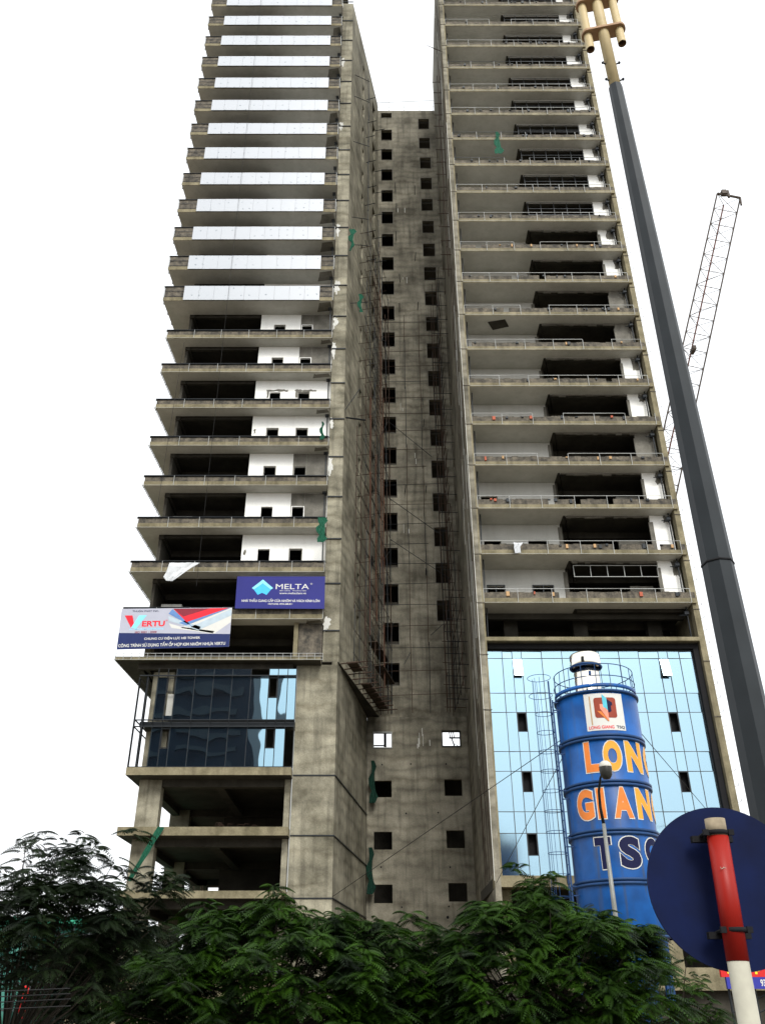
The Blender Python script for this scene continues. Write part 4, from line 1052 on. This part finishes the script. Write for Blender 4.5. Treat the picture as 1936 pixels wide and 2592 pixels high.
# ladder with safety cage on the left side
LX = SX-SR_-.22; ly = SY-.1
mb = MB()
for dy in (-.2, .2): mb.box(LX-.03, LX+.03, ly+dy-.02, ly+dy+.02, 2.0, zt+.0 if dy < 0 else zt+.9)
mb.build('ladder_stile', 'silo_dark', SI)
mb = MB(); z = 2.2
while z < zt+.3: mb.tube((LX, ly-.2, z), (LX, ly+.2, z), .012, 5); z += .3
mb.build('ladder_rung', 'silo_dark', SI)
mb = MB()
for z in zr:
    for dz in (-.1, -.4): mb.box(LX, SX-SR_+.1, ly-.22, ly-.18, z+dz-.02, z+dz+.02)
mb.build('bracket', 'silo_dark', SI)
z = 3.6; k = 0
while z < zt+1.1:
    big = .12 if z > zt-.2 else 0
    mb = MB(); mb.ring(LX-.33-big*.5, ly, z, .33+big, .011, 24); mb.build('cage_hoop', 'silo_dark', SI); z += .72
mb = MB()
for a in (110, 145, 180, 215, 250): t = R(a); mb.tube((LX-.33+.33*math.cos(t), ly+.33*math.sin(t), 3.6), (LX-.33+.33*math.cos(t), ly+.33*math.sin(t), zt+.9), .008, 4)
mb.build('cage_bar', 'silo_dark', SI)

# guy wires
def wire(pts, r, label, cat='cable', name='guy_wire', group=None, mat='cable'):
    mb = MB(); mb.path(pts, r, 5); return tag(mb.build(name, mat, None, pts[0]), label, cat, group)
wire([(7.05, 33, 10.55), (-2.4, 52.85, 7.15)], .015, 'long guy wire running from the blue silo down across the notch to the left tower')
wire([(7.05, 33, 9.9), (6.4, 49.68, 7.5)], .015, 'steep guy wire from the silo ladder side to the right tower corner')
xx, zz = at(1787, 2052, 49.7)
wire([(10.05, 32.7, at(1619, 1862, 33)[1]), (xx, 49.6, zz)], .015, 'guy wire from the right of the silo down over the light blue glass')

wire([(-11.75, 51.3, 97), (-11.7, 51.25, 60), (-11.6, 51.3, 25.5)], .012, 'long thin hoist rope hanging down the front of the left tower balconies', 'rope', 'hoist_rope')
wire([(-14.6, 51.2, 46), (-14.75, 51.2, 38), (-14.9, 51.4, 30.5)], .012, 'short hoist rope hanging near the left end of the lower balconies', 'rope', 'hoist_rope')

# ================================================================== SMALL STREET LAMP
SLp = thing('street_lamp', (6.78, 27, 0), 'small grey street lamp with white hood in front of the blue silo', 'street lamp')
pz = lambda y, Y: at(950, y, Y)[1]
mb = MB(); mb.path([(6.78, 27, 0), (6.78, 27, 4.0), (6.77, 27, pz(2085, 27))], [.085, .07, .055], 10, 0); mb.build('pole', 'galvanised', SLp)
z_ = pz(2085, 27)
mb = MB(); mb.path([(6.77, 27, z_), (6.72, 26.95, z_+.45), (6.70, 26.8, z_+.9), (6.72, 26.5, z_+1.22), (6.76, 26.15, z_+1.36)], [.05, .045, .04, .035, .03], 8); mb.build('arm', 'steel_dark', SLp)
hx, hy = 6.78, 26.0; hz = z_+1.42
mb = MB(); mb.lathe(hx, hy, [(.185, hz+.0), (.19, hz+.02), (.15, hz+.12), (.09, hz+.17), (0.005, hz+.18)], 20); mb.build('hood', 'lamp_white', SLp)
mb = MB(); mb.lathe(hx, hy, [(.18, hz-.005), (.19, hz-.06), (.17, hz-.24), (.10, hz-.34), (.005, hz-.36)], 20); mb.build('lens', 'lamp_glass', SLp)
mb = MB(); mb.path([(6.76, 26.15, z_+1.36), (hx-.02, hy+.02, hz-.25)], [.06, .05], 8); mb.build('socket', 'steel_dark', SLp)

# ================================================================== TALL MAST IN THE FOREGROUND
MX, MY = 3.94, 9.0
MS = thing('light_mast', (MX, MY, 0), 'tall faceted grey steel mast with a cream pipe cluster at its top', 'light mast')
mb = MB(); zj = pz(221, MY)
mb.path([(MX-.02, MY, 0), (MX+.04, MY, zj)], [.225, .112], 8, 0, True, R(14)); 
for i in range(len(mb.sm)): mb.sm[i] = False
mb.build('shaft', 'mast_paint', MS)
mb = MB(); mb.box(MX-.3, MX+.3, MY-.3, MY+.3, 0, .04); mb.build('base_plate', 'steel_dark', MS)
for y_ in (1430, 2105, 2130):
    z_ = pz(y_, MY); mb = MB(); r_ = .225-.113*z_/zj; mb.path([(MX-.02+.06*z_/zj, MY, z_-.012), (MX-.02+.06*z_/zj, MY, z_+.012)], r_+.008, 8, 0, True, R(14)); mb.build('strap', 'black', MS)
zt1 = zj+4.5
mb = MB(); mb.path([(MX+.04, MY, zj-.05), (MX+.04, MY, zt1)], .092, 16); mb.build('top_pipe', 'mast_cream', MS)
dx, dy = .265*math.cos(R(-12)), .265*math.sin(R(-12))
for s in (-1, 1):
    mb = MB(); x, y = MX+.04+s*dx, MY+s*dy; zb = pz(118, MY)
    mb.path([(x, y, zb), (x, y, zt1-.3)], .07, 16, 0, False); mb.path([(x, y, zb), (x, y, zt1-.3)][::-1], .055, 16, 1, False)
    mb.build('side_pipe', ['mast_cream', 'mast_plate'], MS)
for z_ in (pz(84, MY), pz(10, MY), pz(-70, MY)):
    mb = MB(); plan = []
    for k in range(28):
        t = 2*math.pi*k/28; ex, ey = .26*math.copysign(1, math.cos(t))*(abs(math.cos(t)) > 1e-6)+.115*math.cos(t), .125*math.sin(t)
        plan.append((MX+.04+ex*math.cos(R(-12))-ey*math.sin(R(-12)), MY+ex*math.sin(R(-12))+ey*math.cos(R(-12))))
    mb.slab(plan, z_, z_+.05); mb.build('plate', 'mast_plate', MS)
mb = MB()
for z_, a in ((zj+.15, 0), (zj+.15, 3.1), (zj+.6, .2), (zj+.6, 3.0)):
    mb.tube((MX+.04+.09*math.cos(a), MY-.02, z_), (MX+.04+.16*math.cos(a), MY-.04, z_+.02), .014, 6); mb.tube((MX+.04+.13*math.cos(a), MY-.035, z_+.01), (MX+.04+.15*math.cos(a), MY-.04, z_+.015), .026, 6)
mb.build('bolt', 'steel_dark', MS)

# ================================================================== ROAD SIGN SEEN FROM BEHIND
TS = thing('road_sign', (1.50, 4.05, 0), 'round blue road sign seen from its back on a red and white pole', 'road sign')
DX, DZ = at(1838, 2244, 4.16); rad = .338
mb = MB(); n = 72; ang = R(-6)
def dp(t, r, y): x = r*math.cos(t); return (DX+x*math.cos(ang), 4.16+x*math.sin(ang)+y, DZ+r*math.sin(t))
i = len(mb.v)
mb.face([dp(2*math.pi*k/n, rad, 0) for k in range(n)], 0); mb.face([dp(2*math.pi*k/n, rad, .012) for k in reversed(range(n))], 1)
for k in range(n): t, u = 2*math.pi*k/n, 2*math.pi*(k+1)/n; mb.face([dp(t, rad, 0), dp(t, rad, .012), dp(u, rad, .012), dp(u, rad, 0)], 0)
mb.build('disc', ['sign_back', 'sign_back'], TS)
PXb = 1.50; PYb = 4.05; pr = .044
ztop = pz(2068, 4.0); zred0 = pz(2112, 4.0); zred1 = pz(2432, 4.0)
mb = MB(); mb.path([(PXb-.005, PYb, 0), (PXb, PYb, zred1)], pr, 24, 0); mb.build('lower_pole', 'pole_white', TS)
mb = MB(); mb.path([(PXb, PYb, zred1+.001), (PXb+.012, PYb, zred0)], pr+.0015, 24, 0); mb.build('red_section', 'pole_red', TS)
mb = MB(); mb.path([(PXb+.012, PYb, zred0+.001), (PXb+.013, PYb, ztop)], pr, 24, 0); mb.build('pole_top', 'pole_tan', TS)
for y_ in (2104, 2352):
    z_ = pz(y_, 4.0); mb = MB()
    mb.path([(PXb+.01, PYb, z_-.009), (PXb+.01, PYb, z_+.009)], pr+.006, 24)
    mb.box(PXb-.085, PXb+.095, PYb+.045, PYb+.075, z_-.03, z_-.003)
    for s in (-1, 1): mb.tube((PXb+.01+s*.055, PYb-.02, z_), (PXb+.01+s*.055, PYb+.07, z_-.005), .007, 6); mb.box(PXb+.01+s*.055-.012, PXb+.01+s*.055+.012, PYb-.03, PYb-.015, z_-.012, z_+.012)
    mb.build('clamp', 'black', TS)
mb = MB()
pts = [(PXb-.02+.004*k+rnd.uniform(-.004, .004), PYb-pr-.004+.0006*k, pz(2195, 4)+rnd.uniform(-.006, .006)-.001*k) for k in range(10)]
mb.path(pts, .0014, 4); mb.build('scratch', 'pole_white', TS)

# ================================================================== CRANE
CR = thing('tower_crane', (22, 64, 0), 'red and brown lattice crane boom rising beyond the right tower', 'crane')
def lattice(name, p, q, w0, w1, seg, r, diag, mats):
    p, q = Vector(p), Vector(q); d = (q-p).normalized(); a = d.cross(Vector((0, 1, 0))).normalized(); b = a.cross(d).normalized(); L = (q-p).length
    def node(k, c):
        t = k/seg; w_ = w0+(w1-w0)*t; o = ((-1, -.6), (1, -.6), (0, .9))[c]; return p+d*L*t+a*o[0]*w_/2+b*o[1]*w_/2
    for c in range(3):
        mb = MB(); mb.tube(node(0, c), node(seg, c), r, 6); mb.build('chord', mats[0] if c < 2 else mats[1], CR)
    mb = MB()
    for k in range(seg+1):
        mb.tube(node(k, 0), node(k, 1), diag*1.3, 5); mb.tube(node(k, 1), node(k, 2), diag, 4); mb.tube(node(k, 2), node(k, 0), diag, 4)
        if k < seg:
            mb.tube(node(k, 0), node(k+1, 1), diag, 4) if k % 2 else mb.tube(node(k, 1), node(k+1, 0), diag, 4)
            mb.tube(node(k, 1), node(k+1, 2), diag, 4); mb.tube(node(k, 2), node(k+1, 0), diag*.8, 4)
    mb.build(name, mats[0], CR); return node
x1, z1 = at(1838, 505, 52); x0, z0 = at(1640, 1400, 62)
pt, pb = Vector((x1, 52, z1)), Vector((x0, 62, z0))
node = lattice('boom_lacing', pb, pt, 2.1, 1.95, 22, .065, .024, ('crane_steel', 'crane_red'))
mb = MB(); a, b = node(22, 0), node(22, 1); mb.tube(a, b, .11, 6); mb.tube(a, a-Vector((.1, 0, .9)), .09, 6); lf = a if a.x < b.x else b; rt = b if a.x < b.x else a; p = lf.lerp(rt, .3); mb.box(p.x-.2, p.x+.2, p.y-.2, p.y+.2, p.z, p.z+.45); p = lf.lerp(rt, .5); mb.box(p.x-.08, p.x+.08, p.y-.1, p.y+.1, p.z-.2, p.z+.6); mb.build('boom_tip', 'crane_steel', CR)
for t_, s_ in ((.555, .2), (.17, .3)):
    p = pb.lerp(pt, t_); mb = MB(); mb.box(p.x-s_*.8, p.x+s_*.6, p.y-.4, p.y+.4, p.z-s_, p.z+s_*.8); mb.build('winch', 'crane_steel', CR)
mb = MB()
for a, b in ((-.8, -.8), (.8, -.8), (.8, .8), (-.8, .8)): mb.tube((pb.x+a, pb.y+b, 0), (pb.x+a, pb.y+b, pb.z+1), .1, 6)
z = 0
while z < pb.z:
    for s in (-1, 1): mb.tube((pb.x-.8, pb.y+s*.8, z), (pb.x+.8, pb.y+s*.8, z+2), .05, 5); mb.tube((pb.x+s*.8, pb.y-.8, z), (pb.x+s*.8, pb.y+.8, z+2), .05, 5)
    z += 2
mb.build('mast', 'crane_red', CR)

# ================================================================== LOW THINGS AT THE BOTTOM
OB = thing('glass_office', (-20, 60, 0), 'low green glazed building beyond the trees at lower left', 'building')
mb = MB(); mb.box(-26, -15.3, 58.4, 66, 0, 6.2, 0); mb.box(-26.2, -15.1, 58.1, 66.2, 6.2, 6.6, 0); mb.build('wall', 'shop_green', OB)
mb = MB()
for k in range(12): mb.box(-26+k*.97, -26+k*.97+.06, 58.2, 58.42, .2, 6.2)
for z in (1.6, 3.0, 4.3, 5.6): mb.box(-26, -15.3, 58.22, 58.41, z, z+.07)
mb.build('frame', 'steel_grey', OB)
for k in range(11):
    mb = MB(); mb.box(-25.93+k*.97, -25.05+k*.97, 58.3, 58.39, .3, 6.1); mb.build('window', 'glass_teal', OB)
RB = thing('red_flag_sign', (-20, 45, 0), 'narrow red vertical sign beside the green building behind the left tree', 'sign')
xx, zz = at(66, 2495, 45)
mb = MB(); mb.box(xx-.12, xx+.18, 45, 45.08, zz-1.3, zz); mb.build('panel', 'sign_red', RB)
mb = MB(); mb.tube((xx+.2, 45.04, 0), (xx+.2, 45.04, zz+.3), .04, 6); mb.build('pole', 'steel_grey', RB)
SH = thing('site_shed', (-9, 47, 0), 'beige site shed wall half hidden behind the trees in front of the left tower', 'shed')
mb = MB(); mb.box(-14.5, -4.5, 47, 50.5, 0, 3.1); mb.build('wall', 'concrete_edge', SH)
mb = MB(); mb.box(-14.8, -4.2, 46.6, 50.8, 3.1, 3.3); mb.build('roof', 'steel_grey', SH)
SH2 = thing('site_shed', (14, 45, 0), 'long pale fascia of a low shed behind the right tree under the glass tower', 'shed')
mb = MB(); mb.box(5, 21, 44.5, 49.5, 0, 2.4); mb.build('wall', 'concrete_raw_shade', SH2)
mb = MB(); mb.box(7.6, 21.4, 44.0, 49.7, 2.4, 3.3); mb.build('fascia', 'concrete_edge', SH2)
# shop sign
BS = thing('shop_sign', (16.5, 38, 0), 'red and blue shop sign with yellow letters behind the road sign pole', 'sign')
fx0, ft = at(1818, 2432, 38); _, fm = at(1818, 2473, 38); _, fb = at(1818, 2503, 38)
mb = MB(); mb.box(fx0, fx0+5, 38, 38.15, fm, ft+.05); mb.build('red_board', 'sign_red', BS)
mb = MB(); mb.box(fx0+.15, fx0+5, 37.95, 38.1, fb, fm-.004); mb.build('blue_board', 'sign_navy', BS)
def sp(u, v, l): return (u, 37.99-.004*l if v > fm else 37.945-.004*l, v)
mb = MB(); px = lambda p: at(p, 2460, 38)[0]
h0, h1 = at(0, 2466, 38)[1], at(0, 2447, 38)[1]
SM = ['sign_yellow', 'sign_white']; bm_to(mb, text_bm('S', px(1839), px(1858), h0, h1, .05), sp, 1, 0); mb.build('lettering', SM, BS); mb = MB(); bm_to(mb, text_bm('P', px(1909), px(1925), h0, h1, .05), sp, 1, 0); mb.build('lettering', SM, BS); mb = MB()
h0, h1 = at(0, 2497, 38)[1], at(0, 2479, 38)[1]
bm_to(mb, text_bm('GỌI', px(1841), px(1866), h0-.06, h1, .03), sp, 1, 1); mb.build('lettering', SM, BS); mb = MB(); bm_to(mb, text_bm('934', px(1917), px(1938), h0, h1, .03), sp, 1, 1)
mb.build('lettering', ['sign_yellow', 'sign_white'], BS)
mb = MB()
for x in (fx0+.3, fx0+1.3, fx0+2.4):
    mb.tube((x, 38.3, 0), (x, 38.3, fb), .05, 6)
for k in range(5): mb.tube((fx0+.3, 38.3, .2+k*.45), (fx0+1.3, 38.3, .65+k*.45), .03, 5); mb.tube((fx0+1.3, 38.3, .2+k*.45), (fx0+2.4, 38.3, .65+k*.45), .03, 5)
mb.build('support_frame', 'steel_dark', BS)
# overhead cables along the street
for k, (za, zb, lab) in enumerate(((1.95, 1.86, 'top'), (1.88, 1.80, 'second'), (1.80, 1.74, 'third'), (1.74, 1.66, 'lowest'))):
    pts = [(-14+t*1.25, 13.0+.05*k, za+(zb-za)*t/8-.15*math.sin(math.pi*t/8)) for t in range(9)]
    wire(pts, .007, '%s of the black overhead cables crossing below the trees at lower left' % lab, 'cable', 'overhead_cable', 'overhead cables')

# ================================================================== TREES
import numpy as np
def frond_arrays(rng, P, D, up, L, npair, lw_):
    """one bipinnate leaf: rachis from P along D, arching over; pinnae as leaf blades in pairs, folded down a little"""
    V = []; side = np.cross(D, up); side /= (np.linalg.norm(side)+1e-9)
    for k in range(npair):
        t = (k+.6)/npair; c = P + D*L*t - np.array((0, 0, 1))*(L*.55*t*t)
        ln = lw_*math.sin(math.pi*min(1, .25+.72*t))**.7
        T = D-np.array((0, 0, 1))*(1.1*t); T = T/np.linalg.norm(T)
        for s in (-1, 1):
            d = side*s+T*.42-np.array((0, 0, 1))*.22; d = d/np.linalg.norm(d); e = c+d*ln-np.array((0, 0, 1))*ln*.2
            wv = T*(L/npair*.50); m = c+d*ln*.55
            V.append((c-wv*.3, m-wv, e, m+wv))
    return V
def tree(name, base, crown_c, crown_r, ntip, nfr, label, mat='leaf', seed=1, L=.5, trunk_r=.11, shell=.35, cut=None, group='street trees with feathery leaves'):
    rng = np.random.default_rng(seed); rr = random.Random(seed)
    root = thing(name, base, label, 'tree', group)
    bx, by, _ = base; cx, cy, cz = crown_c; fork = Vector((bx+(cx-bx)*.4, by, max(.9, (cz-crown_r[2])*.8)))
    mbt = MB(); mbt.path([(bx, by, 0), (bx+.05, by, fork.z*.5), tuple(fork)], [trunk_r, trunk_r*.85, trunk_r*.75], 10); 
    mbt.build('trunk', 'bark', root)
    mbb = MB(); tips = []
    for k in range(ntip):
        while True:
            v = rng.normal(size=3); v /= np.linalg.norm(v)
            if v[2] > -.55: break
        f = (rng.uniform(shell, 1))**.5
        lump = 1+.20*math.sin(v[0]*5+seed)*math.cos(v[1]*4+seed*2)+.13*math.sin(v[0]*11+v[2]*9)
        tp = np.array((cx, cy, cz))+v*np.array(crown_r)*f*lump
        tips.append((tp, v))
        if k % 5 == 0 or k % 7 == 0:
            m1 = fork.lerp(Vector(tp), .45)+Vector((0, 0, -.15)); 
            mbb.path([tuple(fork+Vector((rr.uniform(-.05, .05), 0, 0))), tuple(m1), tuple(fork.lerp(Vector(tp), .8)), tuple(tp)], [trunk_r*.35, trunk_r*.2, trunk_r*.1, .008], 5)
    mbb.build('branch', 'bark', root)
    VV = []
    for tp, v in tips:
        a0 = rng.uniform(0, 2*math.pi); nf = rng.integers(max(3, nfr-3), nfr+3)
        tw = .12
        for j in range(nf):
            a = a0+2*math.pi*j/nf+rng.uniform(-.3, .3); el = rng.uniform(-.05, .6)
            D = np.array((math.cos(a)*math.cos(el), math.sin(a)*math.cos(el), math.sin(el)))+np.array((v[0], v[1], 0))*.45
            D /= np.linalg.norm(D); up = np.array((0, 0, 1.))+rng.normal(size=3)*.25
            VV += frond_arrays(rng, tp+D*.04+np.array((0, 0, rng.uniform(-.15, .1))), D, up, L*rng.uniform(.6, 1.15), 11, L*.27*rng.uniform(.8, 1.2))
    A = np.array(VV, dtype=np.float32).reshape(-1, 3) - np.array(base, dtype=np.float32)
    nq = len(VV); me = bpy.data.meshes.new('crown'); me.vertices.add(nq*4); me.vertices.foreach_set('co', A.ravel())
    me.loops.add(nq*4); me.loops.foreach_set('vertex_index', np.arange(nq*4, dtype=np.int32))
    me.polygons.add(nq); me.polygons.foreach_set('loop_start', np.arange(0, nq*4, 4, dtype=np.int32)); me.polygons.foreach_set('loop_total', np.full(nq, 4, dtype=np.int32))
    me.update(calc_edges=True); me.validate(); me.materials.append(MAT[mat])
    o = bpy.data.objects.new('crown', me); COL.objects.link(o); o.parent = root
    return root
def TP(px, py, Y): x, z = at(px, py, Y); return (x, Y, z)
c = TP(700, 2455, 21)
tree('street_tree', (c[0]-.3, 21, 0), (c[0], 21, 1.9), (3.3, 2.1, 1.9), 420, 11, 'broad bright green feathery tree in the centre foreground before the left tower', 'leaf', 3, .52)
c = TP(1370, 2430, 21)
tree('street_tree', (c[0]+.1, 21, 0), (c[0], 21, 2.0), (2.7, 1.9, 1.95), 380, 11, 'bright green feathery tree covering the foot of the blue silo', 'leaf', 5, .50)
c = TP(1010, 2500, 23)
tree('street_tree', (c[0], 23, 0), (c[0], 23, 1.8), (1.5, 1.2, 1.5), 110, 10, 'low green tree filling the dip between the two large crowns under the notch', 'leaf', 9, .48)
c = TP(310, 2450, 22)
tree('street_tree', (c[0]-.6, 22, 0), (c[0], 22, 2.05), (1.9, 1.5, 1.35), 180, 10, 'dark thin crowned tree at the left edge of the left tower', 'leaf_dark', 12, .48)
c = TP(110, 2330, 17)
tree('street_tree', (TP(35, 2400, 17)[0], 17, 0), (c[0], 17, 2.75), (2.2, 1.4, 1.75), 250, 9, 'dark airy tree against the white sky at the far left', 'leaf_dark', 15, .42, .07, .1)
c = TP(1700, 2560, 26)
tree('street_tree', (c[0], 26, 0), (c[0], 26, 1.7), (1.5, 1.1, 1.1), 60, 7, 'small green tree peeping out beside the road sign pole at lower right', 'leaf', 21, .42)

# ================================================================== TOWER BEHIND THE CAMERA (seen mirrored in the dark glass)
OT = thing('opposite_tower', (-36, -46, 0), 'dark apartment tower across the street mirrored in the podium glass', 'building')
mb = MB(); mb.box(-56, -19.6, -52, -40, 0, 62); mb.build('wall', 'mirror_tower', OT)
mb = MB()
for k in range(17): mb.box(-56, -36, -39.9, -39.0, 3+k*3.5, 3.9+k*3.5); mb.box(-34, -23, -39.9, -39.4, 3+k*3.5, 4.0+k*3.5)
mb.build('balcony', 'steel_grey', OT)
